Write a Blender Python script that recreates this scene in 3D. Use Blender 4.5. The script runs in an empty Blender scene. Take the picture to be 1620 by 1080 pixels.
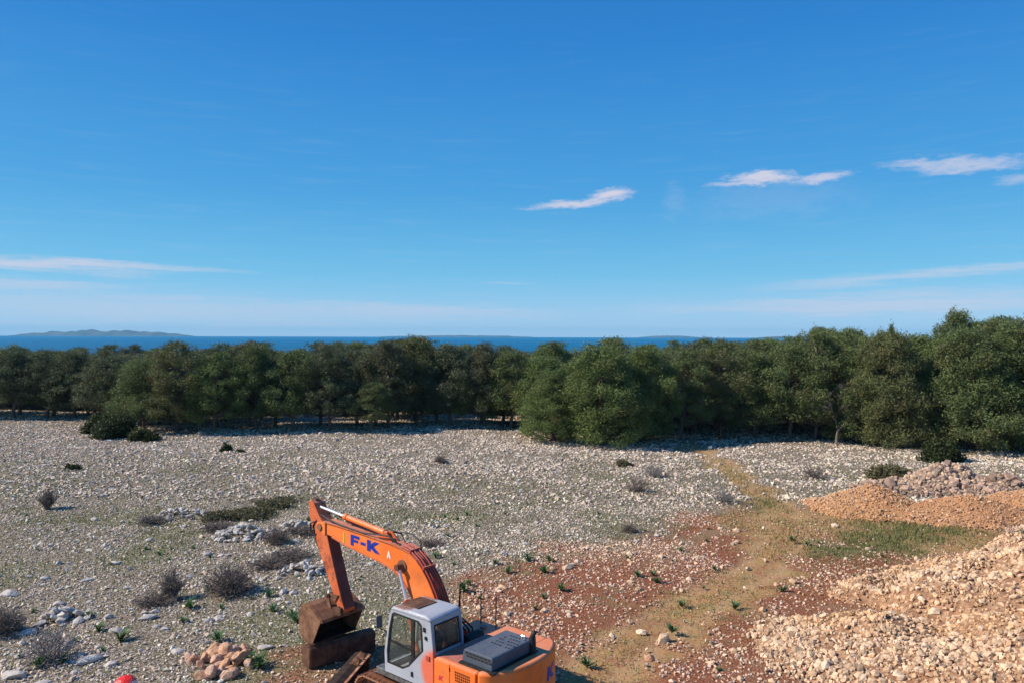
import bpy, bmesh, math, random
import numpy as np
from mathutils import Vector, Matrix

R = math.radians
rnd = random.Random(7)
rng = np.random.default_rng(11)
sc = bpy.context.scene
COL = sc.collection

# ------------------------------------------------------------------ camera
CAM_H = 9.7
cam_d = bpy.data.cameras.new("camera")
cam = bpy.data.objects.new("camera", cam_d)
COL.objects.link(cam)
cam.location = (0, 0, CAM_H)
cam_d.sensor_width = 36
cam_d.lens = 26.667
cam_d.clip_end = 90000
cam_d.clip_start = 0.5
cam.rotation_mode = 'XYZ'
cam.rotation_euler = (R(90 - 0.40), R(0), R(0))
cam.rotation_euler = (Matrix.Rotation(R(90 - 0.40), 3, 'X') @ Matrix.Rotation(R(0.16), 3, 'Z')).to_euler()
sc.camera = cam

# ------------------------------------------------------------------ sun + sky
SUN_AZ, SUN_EL = 185.0, 38.0          # degrees counter-clockwise from +X
to_sun = Vector((math.cos(R(SUN_AZ)) * math.cos(R(SUN_EL)), math.sin(R(SUN_AZ)) * math.cos(R(SUN_EL)), math.sin(R(SUN_EL))))
sun_d = bpy.data.lights.new("sun", 'SUN')
sun_d.energy = 5.0
sun_d.angle = R(0.53)
sun_d.color = (1.0, 0.92, 0.80)
sun = bpy.data.objects.new("sun", sun_d)
sun.rotation_euler = (-to_sun).to_track_quat('-Z', 'Y').to_euler()
sun.location = (0, 0, 60)
COL.objects.link(sun)

world = bpy.data.worlds.new("World")
sc.world = world
world.use_nodes = True


class NT:
    """tiny helper round a node tree"""
    def __init__(self, tree):
        self.t = tree
    def n(self, kind, **kw):
        nd = self.t.nodes.new(kind)
        for k, v in kw.items():
            if k.startswith('i_'):
                nd.inputs[k[2:].replace('_', ' ')].default_value = v
            else:
                setattr(nd, k, v)
        return nd
    def l(self, a, b):
        self.t.links.new(a, b)
    def m(self, op, a, b=None, c=None, clamp=False):
        nd = self.t.nodes.new('ShaderNodeMath'); nd.operation = op; nd.use_clamp = clamp
        for i, v in enumerate((a, b, c)):
            if v is None: continue
            if isinstance(v, (int, float)): nd.inputs[i].default_value = v
            else: self.l(v, nd.inputs[i])
        return nd.outputs[0]
    def smooth(self, v, a, b, lo=0.0, hi=1.0):
        nd = self.t.nodes.new('ShaderNodeMapRange'); nd.interpolation_type = 'SMOOTHSTEP'
        self.l(v, nd.inputs[0])
        for i, q in enumerate((a, b, lo, hi)): nd.inputs[i + 1].default_value = q
        return nd.outputs[0]
    def mix(self, f, a, b, blend='MIX'):
        nd = self.t.nodes.new('ShaderNodeMix'); nd.data_type = 'RGBA'; nd.blend_type = blend
        for i, v in ((0, f), (6, a), (7, b)):
            if isinstance(v, (int, float)): nd.inputs[i].default_value = v
            elif isinstance(v, (tuple, list)): nd.inputs[i].default_value = tuple(v)[:3] + (1,)
            else: self.l(v, nd.inputs[i])
        return nd.outputs[2]
    def noise(self, vec, scale, detail=4, rough=0.55, dim='3D'):
        nd = self.t.nodes.new('ShaderNodeTexNoise'); nd.noise_dimensions = dim
        nd.inputs['Scale'].default_value = scale; nd.inputs['Detail'].default_value = detail
        nd.inputs['Roughness'].default_value = rough
        if vec is not None: self.l(vec, nd.inputs['Vector'])
        return nd.outputs['Fac']


def build_world():
    t = world.node_tree
    t.nodes.clear()
    w = NT(t)
    out = w.n('ShaderNodeOutputWorld')
    bg = w.n('ShaderNodeBackground')
    bg.inputs['Strength'].default_value = 0.10
    sky = w.n('ShaderNodeTexSky', sky_type='NISHITA')
    sky.sun_disc = False
    sky.sun_elevation = R(SUN_EL)
    sky.sun_rotation = R(90 - SUN_AZ)
    sky.altitude = 10
    sky.air_density = 1.0
    sky.dust_density = 0.0
    sky.ozone_density = 1.6
    hs = w.n('ShaderNodeHueSaturation')
    hs.inputs['Saturation'].default_value = 1.16
    w.l(sky.outputs[0], hs.inputs['Color'])
    # clouds by direction
    tc = w.n('ShaderNodeTexCoord')
    sep = w.n('ShaderNodeSeparateXYZ')
    w.l(tc.outputs['Generated'], sep.inputs[0])
    az = w.m('ARCTAN2', sep.outputs[0], sep.outputs[1])
    el = w.m('ARCSINE', sep.outputs[2])
    cmb = w.n('ShaderNodeCombineXYZ')
    w.l(az, cmb.inputs[0]); w.l(w.m('MULTIPLY', el, 3.2), cmb.inputs[1])
    warp = w.noise(cmb.outputs[0], 26, 5, 0.62)
    fine = w.noise(cmb.outputs[0], 75, 6, 0.72)
    streak_v = w.n('ShaderNodeCombineXYZ')
    w.l(az, streak_v.inputs[0]); w.l(w.m('MULTIPLY', el, 14), streak_v.inputs[1])
    streak = w.noise(streak_v.outputs[0], 9, 5, 0.6)
    total = None
    f = 1200.0
    # px, py, half width, half height, tilt(px per px), strength, streakiness
    clouds = [
        (905, 323, 84, 7.5, -0.07, 0.85, 0), (965, 309, 40, 12, -0.10, 0.95, 0),
        (1205, 281, 62, 12, 0.02, 0.9, 0), (1300, 280, 46, 8, -0.10, 0.75, 0), (1150, 291, 40, 4, 0.0, 0.5, 0),
        (1520, 259, 88, 14, 0.04, 0.62, 0), (1440, 257, 50, 6, 0.05, 0.35, 0), (1615, 282, 34, 9, 0.0, 0.4, 0),
        (1225, 312, 150, 36, 0.0, 0.10, 0), (1065, 318, 22, 30, 0.0, 0.10, 0),
        (20, 417, 190, 11, 0.025, 0.75, 1), (230, 424, 150, 5, 0.02, 0.45, 1), (40, 452, 120, 7, 0.0, 0.4, 1),
        (150, 482, 420, 26, 0.02, 0.24, 1), (690, 493, 230, 12, 0.02, 0.34, 1), (330, 498, 500, 24, 0.0, 0.20, 1),
        (1380, 440, 170, 9, -0.07, 0.42, 1), (1580, 422, 120, 8, -0.05, 0.40, 1),
        (1330, 485, 330, 14, 0.0, 0.48, 1), (1520, 470, 260, 16, 0.0, 0.34, 1), (800, 449, 50, 3, 0.0, 0.22, 1),
    ]
    for (px, py, hw, hh, tilt, st, kind) in clouds:
        a0 = math.atan((px - 810) / f); e0 = math.atan((531.5 - py) / f * math.cos(a0))
        da = w.m('SUBTRACT', az, a0)
        de = w.m('SUBTRACT', w.m('SUBTRACT', el, e0), w.m('MULTIPLY', da, -tilt))
        nz = w.m('SUBTRACT', streak if kind else warp, 0.5)
        de = w.m('ADD', de, w.m('MULTIPLY', nz, (hh / f) * (3.0 if kind else 2.2)))
        q = w.m('SQRT', w.m('ADD', w.m('POWER', w.m('ABSOLUTE', w.m('DIVIDE', da, hw / f)), 2.0),
                            w.m('POWER', w.m('ABSOLUTE', w.m('DIVIDE', de, hh / f)), 2.0)))
        q = w.m('ADD', q, w.m('MULTIPLY', w.m('SUBTRACT', fine, 0.5), 1.3 if not kind else 0.8))
        msk = w.smooth(q, 0.15 if kind == 0 else 0.0, 1.15 if kind == 0 else 1.35, st, 0.0)
        total = msk if total is None else w.m('SUBTRACT', 1.0, w.m('MULTIPLY', w.m('SUBTRACT', 1.0, total), w.m('SUBTRACT', 1.0, msk)))
    # elsewhere the sky goes on with the same thin high streaks
    up = w.smooth(el, 0.0, 0.5, 0.10, 0.0)
    wisps = w.m('MULTIPLY', w.smooth(streak, 0.5, 0.8), up)
    total = w.m('MAXIMUM', total, wisps)
    ccol = (5.5, 5.4, 6.3)
    # clear winter air: the sky goes from pale lavender-blue at the horizon to deep blue overhead
    rp = w.n('ShaderNodeValToRGB'); w.l(w.m('MULTIPLY', el, 2.0), rp.inputs[0])
    cr = rp.color_ramp
    stops = [(0.0, (0.33, 0.55, 0.78)), (0.05, (0.25, 0.50, 0.76)), (0.16, (0.110, 0.425, 0.70)), (0.36, (0.042, 0.300, 0.64)), (0.72, (0.014, 0.195, 0.56)), (1.0, (0.010, 0.14, 0.47))]
    cr.elements[0].position = 0; cr.elements[0].color = (*stops[0][1], 1)
    cr.elements[1].position = 1; cr.elements[1].color = (*stops[-1][1], 1)
    for p_, c_ in stops[1:-1]:
        e_ = cr.elements.new(p_); e_.color = (*c_, 1)
    sc_ = w.n('ShaderNodeVectorMath', operation='SCALE'); w.l(rp.outputs[0], sc_.inputs[0]); sc_.inputs['Scale'].default_value = 0.95 / 0.10
    base_sky = w.mix(0.86, hs.outputs[0], sc_.outputs[0])
    c = w.mix(total, base_sky, ccol)
    w.l(c, bg.inputs[0])
    w.l(bg.outputs[0], out.inputs[0])


build_world()
sc.view_settings.view_transform = 'Standard'
sc.view_settings.look = 'None'
sc.view_settings.gamma = 1
sc.view_settings.exposure = 0.32
sc.view_settings.use_curve_mapping = False
sc.cycles.max_bounces = 6
sc.cycles.diffuse_bounces = 3
sc.cycles.transparent_max_bounces = 12
sc.cycles.volume_bounces = 0
sc.cycles.use_denoising = True

# ------------------------------------------------------------------ helpers
def W(px, py, z=0.0):
    """where the ray through a photograph pixel meets height z (only used to lay the plan out in metres)"""
    d = (CAM_H - z) / ((py - (528.9 + px * 0.0028)) / 1200.0)
    return ((px - 810) / 1200.0 * d, d)


_lat = rng.random((256, 256))
def vnoise(x, y, s=1.0, seed=0):
    x = np.asarray(x, float) * s + seed * 17.31; y = np.asarray(y, float) * s + seed * 9.73
    xi = np.floor(x).astype(int); yi = np.floor(y).astype(int)
    fx = x - xi; fy = y - yi
    fx = fx * fx * (3 - 2 * fx); fy = fy * fy * (3 - 2 * fy)
    g = lambda a, b: _lat[a & 255, b & 255]
    return (g(xi, yi) * (1 - fx) + g(xi + 1, yi) * fx) * (1 - fy) + (g(xi, yi + 1) * (1 - fx) + g(xi + 1, yi + 1) * fx) * fy
def fbm(x, y, s=1.0, o=4, seed=0):
    v = 0; a = 0.5; tot = 0
    for i in range(o):
        v = v + a * vnoise(x, y, s * 2 ** i, seed + i); tot += a; a *= 0.5
    return v / tot


def sstep(a, b, v):
    t = np.clip((v - a) / (b - a), 0, 1)
    return t * t * (3 - 2 * t)


def poly_dist(x, y, pts, closed=True):
    """signed distance to a polygon (negative inside) or distance to an open line"""
    x = np.asarray(x, float); y = np.asarray(y, float)
    d = np.full(x.shape, 1e9); inside = np.zeros(x.shape, bool)
    n = len(pts)
    for i in range(n if closed else n - 1):
        x0, y0 = pts[i]; x1, y1 = pts[(i + 1) % n]
        dx, dy = x1 - x0, y1 - y0
        t = np.clip(((x - x0) * dx + (y - y0) * dy) / (dx * dx + dy * dy + 1e-9), 0, 1)
        d = np.minimum(d, np.hypot(x - x0 - t * dx, y - y0 - t * dy))
        if closed:
            c = ((y0 > y) != (y1 > y)) & (x < (x1 - x0) * (y - y0) / ((y1 - y0) if y1 != y0 else 1e-9) + x0)
            inside ^= c
    return np.where(inside, -d, d) if closed else d


# heaps: centre, height, radii, rotation  (cone-like with rounded top)
HEAPS = {
    'main': [(24.0, 25.6, 3.8, 10.6, 7.4), (11.5, 23.2, 1.0, 4.0, 3.0), (16.6, 20.6, 1.9, 6.8, 5.0), (27.5, 20.5, 3.2, 11.0, 9.5)],
    'mound_a': [(*W(1382, 801), 1.35, 3.2, 2.6)],
    'mound_b': [(*W(1535, 812), 1.15, 4.6, 2.8), (*W(1650, 806), 1.3, 4.0, 2.8)],
    'dark': [(*W(1500, 772), 1.40, 4.2, 2.6), (*W(1430, 772), 0.7, 3.0, 1.8), (*W(1580, 777), 0.9, 3.4, 2.2)],
}
def heap_h(name, x, y):
    h = np.zeros(np.shape(x))
    for (cx, cy, hh, rx, ry) in HEAPS[name]:
        wob = 1 + 0.30 * (fbm(x, y, 0.35, 3, 5) - 0.5) * 2
        d = np.hypot((x - cx) / rx, (y - cy) / ry) * wob
        v = hh * (1.06 - np.sqrt(d * d + 0.0036)) if name != 'main' else hh * (1.08 - np.sqrt(d * d + 0.0064))
        h = np.maximum(h, v)
    if name == 'main':
        h = h + np.where(h > 0, 1, 0) * (fbm(x, y, 0.55, 3, 9) - 0.5) * np.minimum(h, 1.0) * 0.9
    elif name == 'dark':
        h = h + np.where(h > 0, 1, 0) * (fbm(x, y, 1.1, 2, 4) - 0.5) * np.minimum(h, 1.0) * 1.1
    return h


def ground_h(x, y):
    x = np.asarray(x, float); y = np.asarray(y, float)
    h = (fbm(x, y, 0.05, 3, 1) - 0.5) * 0.5 + (fbm(x, y, 0.4, 3, 2) - 0.5) * 0.16
    h = h * sstep(0, 30, np.hypot(x + 1.5, y - 19.5) + 2) if False else h
    flat = sstep(3.0, 7.0, np.hypot(x + 2.6, y - 20.4))
    h = h * flat
    r = np.hypot(x * 0.45, np.maximum(y, 0))
    return h - 16 * sstep(190, 420, r)


TRACK = [W(*p) for p in ((1085, 700), (1130, 722), (1180, 760), (1232, 800), (1250, 838), (1205, 895), (1110, 950), (1010, 1005), (945, 1060))] + [(0.5, 17), (-3, 10), (-6, -20)]
TRACK2 = [W(*p) for p in ((1250, 830), (1330, 820), (1420, 832), (1500, 850))]
SOIL = [W(*p) for p in ((700, 1000), (760, 900), (870, 865), (1050, 838), (1140, 790), (1235, 800), (1330, 800), (1480, 812), (1640, 818), (1900, 850), (1900, 1000), (1500, 1200), (500, 1200), (420, 1060), (560, 1010))]
SOIL_CORE = [W(*p) for p in ((740, 985), (820, 925), (905, 895), (1010, 880), (1130, 835), (1210, 830), (1230, 850), (1290, 900), (1400, 862), (1450, 900), (1330, 960), (1180, 1000), (1180, 1200), (900, 1200), (720, 1100))]
GREEN = [[W(*p) for p in ((1265, 872), (1330, 838), (1420, 820), (1520, 838), (1440, 870), (1340, 885), (1290, 890))],
         [W(*p) for p in ((1170, 792), (1205, 788), (1210, 800), (1180, 802))]]

def zones(x, y):
    n1 = fbm(x, y, 0.25, 4, 20) - 0.5
    n2 = fbm(x, y, 1.1, 3, 31) - 0.5
    soil = 1 - sstep(-1.6, 1.6, poly_dist(x, y, SOIL) + n1 * 6 + n2 * 3)
    core = 1 - sstep(-1.2, 1.4, poly_dist(x, y, SOIL_CORE) + n1 * 4.5 + n2 * 3.5)
    dt = poly_dist(x, y, TRACK, False); dt2 = poly_dist(x, y, TRACK2, False)
    wd = 1.0 + 0.45 * sstep(60, 25, np.asarray(y, float))
    track = np.maximum(1 - sstep(wd * 0.55, wd * 1.35, dt + n2 * 2.6 + n1 * 2.0), (1 - sstep(2.0, 4.6, dt2 + n1 * 5 + n2 * 2)) * 0.9)
    green = np.zeros(np.shape(x))
    for g in GREEN:
        green = np.maximum(green, 1 - sstep(-1.2, 1.0, poly_dist(x, y, g) + n1 * 3 + n2 * 3))
    field = 1 - soil
    mott = np.clip(sstep(0.50, 0.72, fbm(x, y, 0.22, 4, 44) + 0.12 * n2), 0, 1) * (0.15 + 0.85 * sstep(75, 24, np.asarray(y, float)))
    return soil, core, track, green, field, mott


def new_mat(name, base=(0.5, 0.5, 0.5), rough=0.7, metal=0.0, spec=0.3):
    m = bpy.data.materials.new(name)
    m.use_nodes = True
    b = m.node_tree.nodes['Principled BSDF']
    b.inputs['Base Color'].default_value = (*base, 1)
    b.inputs['Roughness'].default_value = rough
    b.inputs['Metallic'].default_value = metal
    b.inputs['Specular IOR Level'].default_value = spec
    return m, NT(m.node_tree), b


def add_bump(w, b, h, strength, dist):
    bp = w.n('ShaderNodeBump')
    bp.inputs['Strength'].default_value = strength
    bp.inputs['Distance'].default_value = dist
    w.l(h, bp.inputs['Height'])
    w.l(bp.outputs[0], b.inputs['Normal'])


def mat_ground():
    m, w, b = new_mat('karst_ground', rough=0.95, spec=0.1)
    at = w.n('ShaderNodeAttribute', attribute_name='zone')     # r soil, g track, b green
    at2 = w.n('ShaderNodeAttribute', attribute_name='zone2')   # r core soil, g mottled green
    s1 = w.n('ShaderNodeSeparateColor'); w.l(at.outputs['Color'], s1.inputs[0])
    s2 = w.n('ShaderNodeSeparateColor'); w.l(at2.outputs['Color'], s2.inputs[0])
    geo = w.n('ShaderNodeNewGeometry')
    P = geo.outputs['Position']
    nf = w.noise(P, 9, 5, 0.65); nm = w.noise(P, 1.6, 5, 0.6); nl = w.noise(P, 0.35, 4, 0.6)
    base = w.mix(w.smooth(nf, 0.35, 0.65), (0.085, 0.062, 0.042), (0.31, 0.24, 0.175))
    base = w.mix(w.smooth(nm, 0.45, 0.62, 0, 0.40), base, (0.14, 0.13, 0.062))
    base = w.mix(w.m('MULTIPLY', s2.outputs[1], 0.5), base, (0.15, 0.155, 0.065))
    soilc = w.mix(w.smooth(nf, 0.35, 0.7), (0.165, 0.052, 0.026), (0.34, 0.130, 0.065))
    soilm = w.mix(w.smooth(nl, 0.4, 0.6), soilc, (0.25, 0.165, 0.095))
    c = w.mix(s1.outputs[0], base, soilm)
    c = w.mix(w.m('MULTIPLY', s2.outputs[0], 0.85), c, soilc)
    np_ = w.noise(P, 0.7, 5, 0.7)
    c = w.mix(w.m('MULTIPLY', s1.outputs[0], w.smooth(np_, 0.54, 0.66, 0, 0.65)), c, (0.20, 0.165, 0.075))
    trk = w.mix(w.smooth(nm, 0.38, 0.66), (0.40, 0.205, 0.085), (0.34, 0.235, 0.09))
    nk = w.noise(P, 0.9, 5, 0.7)
    trk = w.mix(w.smooth(nk, 0.52, 0.64, 0, 0.75), trk, (0.30, 0.12, 0.065))
    trk = w.mix(w.smooth(nk, 0.46, 0.36, 0, 0.6), trk, (0.17, 0.165, 0.065))
    trk = w.mix(w.smooth(nf, 0.45, 0.75, 0, 0.7), trk, (0.52, 0.36, 0.20))
    c = w.mix(w.m('MULTIPLY', s1.outputs[1], 0.9), c, trk)
    c = w.mix(w.m('MULTIPLY', s2.outputs[2], 0.55), c, (0.50, 0.31, 0.17))
    grn = w.mix(w.smooth(nf, 0.35, 0.7), (0.10, 0.115, 0.04), (0.22, 0.20, 0.085))
    c = w.mix(w.m('MULTIPLY', s1.outputs[2], w.smooth(nm, 0.36, 0.56, 0.3, 0.85)), c, grn)
    # small chips of stone too fine to model
    vo = w.n('ShaderNodeTexVoronoi'); vo.inputs['Scale'].default_value = 13; w.l(P, vo.inputs['Vector'])
    vc = w.n('ShaderNodeSeparateColor'); w.l(vo.outputs['Color'], vc.inputs[0])
    chip = w.m('MULTIPLY', w.smooth(vo.outputs['Distance'], 0.28, 0.42, 1, 0), w.smooth(vc.outputs[0], 0.30, 0.38))
    notg = w.m('SUBTRACT', 1.0, w.m('MULTIPLY', w.m('MAXIMUM', s1.outputs[1], s1.outputs[2]), 0.75))
    chip = w.m('MULTIPLY', chip, notg)
    chipc = w.mix(s1.outputs[0], (0.62, 0.55, 0.45), (0.60, 0.35, 0.21))
    c = w.mix(w.m('MULTIPLY', chip, w.m('SUBTRACT', 1.0, w.m('MAXIMUM', w.m('MULTIPLY', s2.outputs[0], 0.7), w.m('MULTIPLY', s1.outputs[0], 0.4)))), c, chipc)
    w.l(c, b.inputs['Base Color'])
    hh = w.m('ADD', w.m('MULTIPLY', chip, 0.6), nf)
    add_bump(w, b, hh, 0.7, 0.07)
    return m


def mat_stone(name, sat=1.0):
    """colour carried by the stone itself (attribute tint) with grain on top"""
    m, w, b = new_mat(name, rough=0.92, spec=0.15)
    at = w.n('ShaderNodeAttribute', attribute_name='tint')
    geo = w.n('ShaderNodeNewGeometry')
    n = w.noise(geo.outputs['Position'], 14, 5, 0.65)
    c = w.mix(w.smooth(n, 0.3, 0.75, 0.0, 0.38), at.outputs['Color'], (0.12, 0.10, 0.085))
    w.l(c, b.inputs['Base Color'])
    add_bump(w, b, n, 0.5, 0.03)
    return m


def mat_rock_obj(name, ca, cb, cd=(0.16, 0.14, 0.12)):
    """for single stones: colour differs by object"""
    m, w, b = new_mat(name, rough=0.9, spec=0.15)
    oi = w.n('ShaderNodeObjectInfo')
    tc = w.n('ShaderNodeTexCoord')
    geo = w.n('ShaderNodeNewGeometry')
    n = w.noise(geo.outputs['Position'], 9, 6, 0.65)
    n2 = w.noise(geo.outputs['Position'], 2.2, 3, 0.6)
    c = w.mix(oi.outputs['Random'], ca, cb)
    c = w.mix(w.smooth(n2, 0.48, 0.62, 0, 0.35), c, cd)
    c = w.mix(w.smooth(n, 0.42, 0.75, 0.0, 0.5), c, cd)
    w.l(c, b.inputs['Base Color'])
    add_bump(w, b, n, 0.6, 0.05)
    return m


def mat_foliage(name, dark, light, warm, amt=0.3):
    m, w, b = new_mat(name, rough=0.62, spec=0.22)
    at = w.n('ShaderNodeAttribute', attribute_name='tint')
    oi = w.n('ShaderNodeObjectInfo')
    s = w.n('ShaderNodeSeparateColor'); w.l(at.outputs['Color'], s.inputs[0])
    c = w.mix(s.outputs[0], dark, light)
    c = w.mix(w.m('MULTIPLY', w.smooth(oi.outputs['Random'], 0.5, 1.0), amt), c, warm)
    c = w.mix(w.m('MULTIPLY', s.outputs[1], 0.8), c, warm)
    w.l(c, b.inputs['Base Color'])
    tr = w.n('ShaderNodeBsdfTranslucent'); w.l(c, tr.inputs['Color'])
    mx = w.n('ShaderNodeMixShader'); mx.inputs[0].default_value = 0.26
    out = m.node_tree.nodes['Material Output']
    w.l(b.outputs[0], mx.inputs[1]); w.l(tr.outputs[0], mx.inputs[2]); w.l(mx.outputs[0], out.inputs[0])
    return m


def mat_bark(name, a=(0.10, 0.075, 0.055), c2=(0.20, 0.17, 0.14)):
    m, w, b = new_mat(name, rough=0.95, spec=0.1)
    geo = w.n('ShaderNodeNewGeometry')
    n = w.noise(geo.outputs['Position'], 7, 5, 0.7)
    w.l(w.mix(w.smooth(n, 0.35, 0.7), a, c2), b.inputs['Base Color'])
    add_bump(w, b, n, 0.6, 0.04)
    return m


def mat_paint(name, base, dirt=(0.20, 0.10, 0.05), amt=0.35, rough=0.42, fade=None, rust=0.0, dusty=0.45):
    m, w, b = new_mat(name, rough=rough, spec=0.45)
    geo = w.n('ShaderNodeNewGeometry'); tc = w.n('ShaderNodeTexCoord')
    P = tc.outputs['Object']
    n = w.noise(P, 2.6, 6, 0.65); n2 = w.noise(P, 13, 5, 0.7); n3 = w.noise(P, 0.9, 3, 0.5)
    c = w.mix(w.smooth(n3, 0.4, 0.7, 0, 0.55), base, fade if fade else tuple(min(1, q * 1.12 + 0.03) for q in base))
    c = w.mix(w.smooth(n, 0.50, 0.72, 0, amt), c, dirt)
    c = w.mix(w.smooth(n2, 0.60, 0.70, 0, amt * 0.8 + rust), c, (0.11, 0.045, 0.022))
    # dust settles on what faces up
    sep = w.n('ShaderNodeSeparateXYZ'); w.l(geo.outputs['Normal'], sep.inputs[0])
    dust = w.m('MULTIPLY', w.smooth(sep.outputs[2], 0.5, 0.95, 0, dusty), w.smooth(n2, 0.3, 0.6))
    c = w.mix(dust, c, (0.44, 0.33, 0.24))
    w.l(c, b.inputs['Base Color'])
    w.l(w.smooth(n2, 0.3, 0.7, rough - 0.08, rough + 0.3), b.inputs['Roughness'])
    add_bump(w, b, n2, 0.12, 0.01)
    return m, w, b


def mat_simple(name, a, c2, scale=6, rough=0.8, metal=0.0, spec=0.3, bump=0.3):
    m, w, b = new_mat(name, rough=rough, metal=metal, spec=spec)
    tc = w.n('ShaderNodeTexCoord')
    n = w.noise(tc.outputs['Object'], scale, 6, 0.65)
    w.l(w.mix(w.smooth(n, 0.35, 0.68), a, c2), b.inputs['Base Color'])
    add_bump(w, b, n, bump, 0.015)
    return m


M = {}
M['ground'] = mat_ground()
M['stone'] = mat_stone('limestone_rubble')
M['pile'] = mat_stone('quarry_rubble')
M['rock_grey'] = mat_rock_obj('grey_limestone', (0.46, 0.41, 0.37), (0.60, 0.54, 0.47), (0.22, 0.185, 0.16))
M['rock_tan'] = mat_rock_obj('tan_limestone', (0.66, 0.44, 0.26), (0.72, 0.55, 0.39), (0.38, 0.21, 0.12))
M['rock_pink'] = mat_rock_obj('pinkish_limestone', (0.62, 0.33, 0.17), (0.60, 0.42, 0.33), (0.24, 0.10, 0.05))
M['rock_dark'] = mat_rock_obj('weathered_rock', (0.58, 0.39, 0.28), (0.30, 0.20, 0.15), (0.10, 0.075, 0.065))
M['bark'] = mat_bark('pine_bark')
M['twig'] = mat_bark('grey_twig', (0.15, 0.118, 0.10), (0.30, 0.245, 0.205))
M['twig_pale'] = mat_bark('pale_twig', (0.20, 0.175, 0.165), (0.34, 0.30, 0.28))
M['pine'] = mat_foliage('pine_needles', (0.068, 0.088, 0.034), (0.180, 0.225, 0.078), (0.17, 0.13, 0.06), 0.30)
M['pine_blue'] = mat_foliage('grey_green_needles', (0.060, 0.076, 0.040), (0.158, 0.180, 0.088), (0.15, 0.12, 0.07), 0.3)
M['pine_bright'] = mat_foliage('bright_needles', (0.076, 0.108, 0.034), (0.205, 0.260, 0.080), (0.20, 0.18, 0.065), 0.2)
M['juniper'] = mat_foliage('juniper_leaves', (0.026, 0.038, 0.013), (0.070, 0.088, 0.030), (0.07, 0.065, 0.02), 0.3)
M['olive'] = mat_foliage('olive_scrub', (0.085, 0.080, 0.040), (0.19, 0.17, 0.085), (0.22, 0.16, 0.09), 0.5)
M['tuft'] = mat_foliage('green_tuft', (0.045, 0.11, 0.035), (0.12, 0.21, 0.075), (0.12, 0.15, 0.05), 0.3)
M['grass'] = mat_foliage('grass_blades', (0.10, 0.115, 0.035), (0.23, 0.235, 0.085), (0.46, 0.32, 0.14), 0.0)

# ------------------------------------------------------------------ mesh helpers
class MB:
    def __init__(self):
        self.v = []; self.f = []; self.n = 0
    def add(self, v, f):
        self.v.extend([tuple(p) for p in v]); self.f.extend([tuple(i + self.n for i in q) for q in f]); self.n = len(self.v)
        return self
    def box(self, x0, x1, y0, y1, z0, z1):
        return self.add([(x0, y0, z0), (x1, y0, z0), (x1, y1, z0), (x0, y1, z0), (x0, y0, z1), (x1, y0, z1), (x1, y1, z1), (x0, y1, z1)],
                        [(3, 2, 1, 0), (4, 5, 6, 7), (0, 1, 5, 4), (1, 2, 6, 5), (2, 3, 7, 6), (3, 0, 4, 7)])
    def prism(self, pts, a, b, axis='y'):
        """outline in the plane across `axis`, pushed from a to b.  y: (x,z)  z: (x,y)  x: (y,z)"""
        n = len(pts)
        def P(p, q):
            return {'y': (p[0], q, p[1]), 'z': (p[0], p[1], q), 'x': (q, p[0], p[1])}[axis]
        v = [P(p, a) for p in pts] + [P(p, b) for p in pts]
        f = [tuple(range(n))[::-1], tuple(range(n, 2 * n))] + [(i, (i + 1) % n, n + (i + 1) % n, n + i) for i in range(n)]
        return self.add(v, f)
    def ring(self, outer, inner, a, b, axis='y'):
        n = len(outer)
        def P(p, q):
            return {'y': (p[0], q, p[1]), 'z': (p[0], p[1], q), 'x': (q, p[0], p[1])}[axis]
        v = [P(p, a) for p in outer] + [P(p, a) for p in inner] + [P(p, b) for p in outer] + [P(p, b) for p in inner]
        f = []
        for i in range(n):
            j = (i + 1) % n
            f += [(i, j, n + j, n + i), (2 * n + i, 3 * n + i, 3 * n + j, 2 * n + j), (i, 2 * n + i, 2 * n + j, j), (n + i, n + j, 3 * n + j, 3 * n + i)]
        return self.add(v, f)
    def tube(self, pts, r, seg=8, cap=True):
        pts = [Vector(p) for p in pts]
        rs = r if isinstance(r, (list, tuple)) else [r] * len(pts)
        v = []; f = []
        up = Vector((0, 0, 1))
        t0 = (pts[1] - pts[0]).normalized()
        u = t0.cross(up if abs(t0.z) < 0.9 else Vector((1, 0, 0))).normalized()
        for i, p in enumerate(pts):
            t = (pts[min(i + 1, len(pts) - 1)] - pts[max(i - 1, 0)]).normalized()
            u = (u - t * u.dot(t)).normalized(); w2 = t.cross(u)
            for k in range(seg):
                a = 2 * math.pi * k / seg
                v.append(p + (u * math.cos(a) + w2 * math.sin(a)) * rs[i])
        for i in range(len(pts) - 1):
            for k in range(seg):
                k2 = (k + 1) % seg
                f.append((i * seg + k, i * seg + k2, (i + 1) * seg + k2, (i + 1) * seg + k))
        if cap:
            f.append(tuple(range(seg))[::-1]); f.append(tuple((len(pts) - 1) * seg + k for k in range(seg)))
        return self.add(v, f)
    def cyl(self, a, b, r, seg=16):
        return self.tube([a, b], r, seg)
    def mesh(self, name, smooth=False):
        me = bpy.data.meshes.new(name)
        me.from_pydata(self.v, [], self.f); me.update()
        bm = bmesh.new(); bm.from_mesh(me); bmesh.ops.recalc_face_normals(bm, faces=bm.faces); bm.to_mesh(me); bm.free()
        if smooth:
            me.polygons.foreach_set('use_smooth', [True] * len(me.polygons))
            try: me.set_sharp_from_angle(angle=R(40))
            except Exception: pass
        return me


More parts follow.
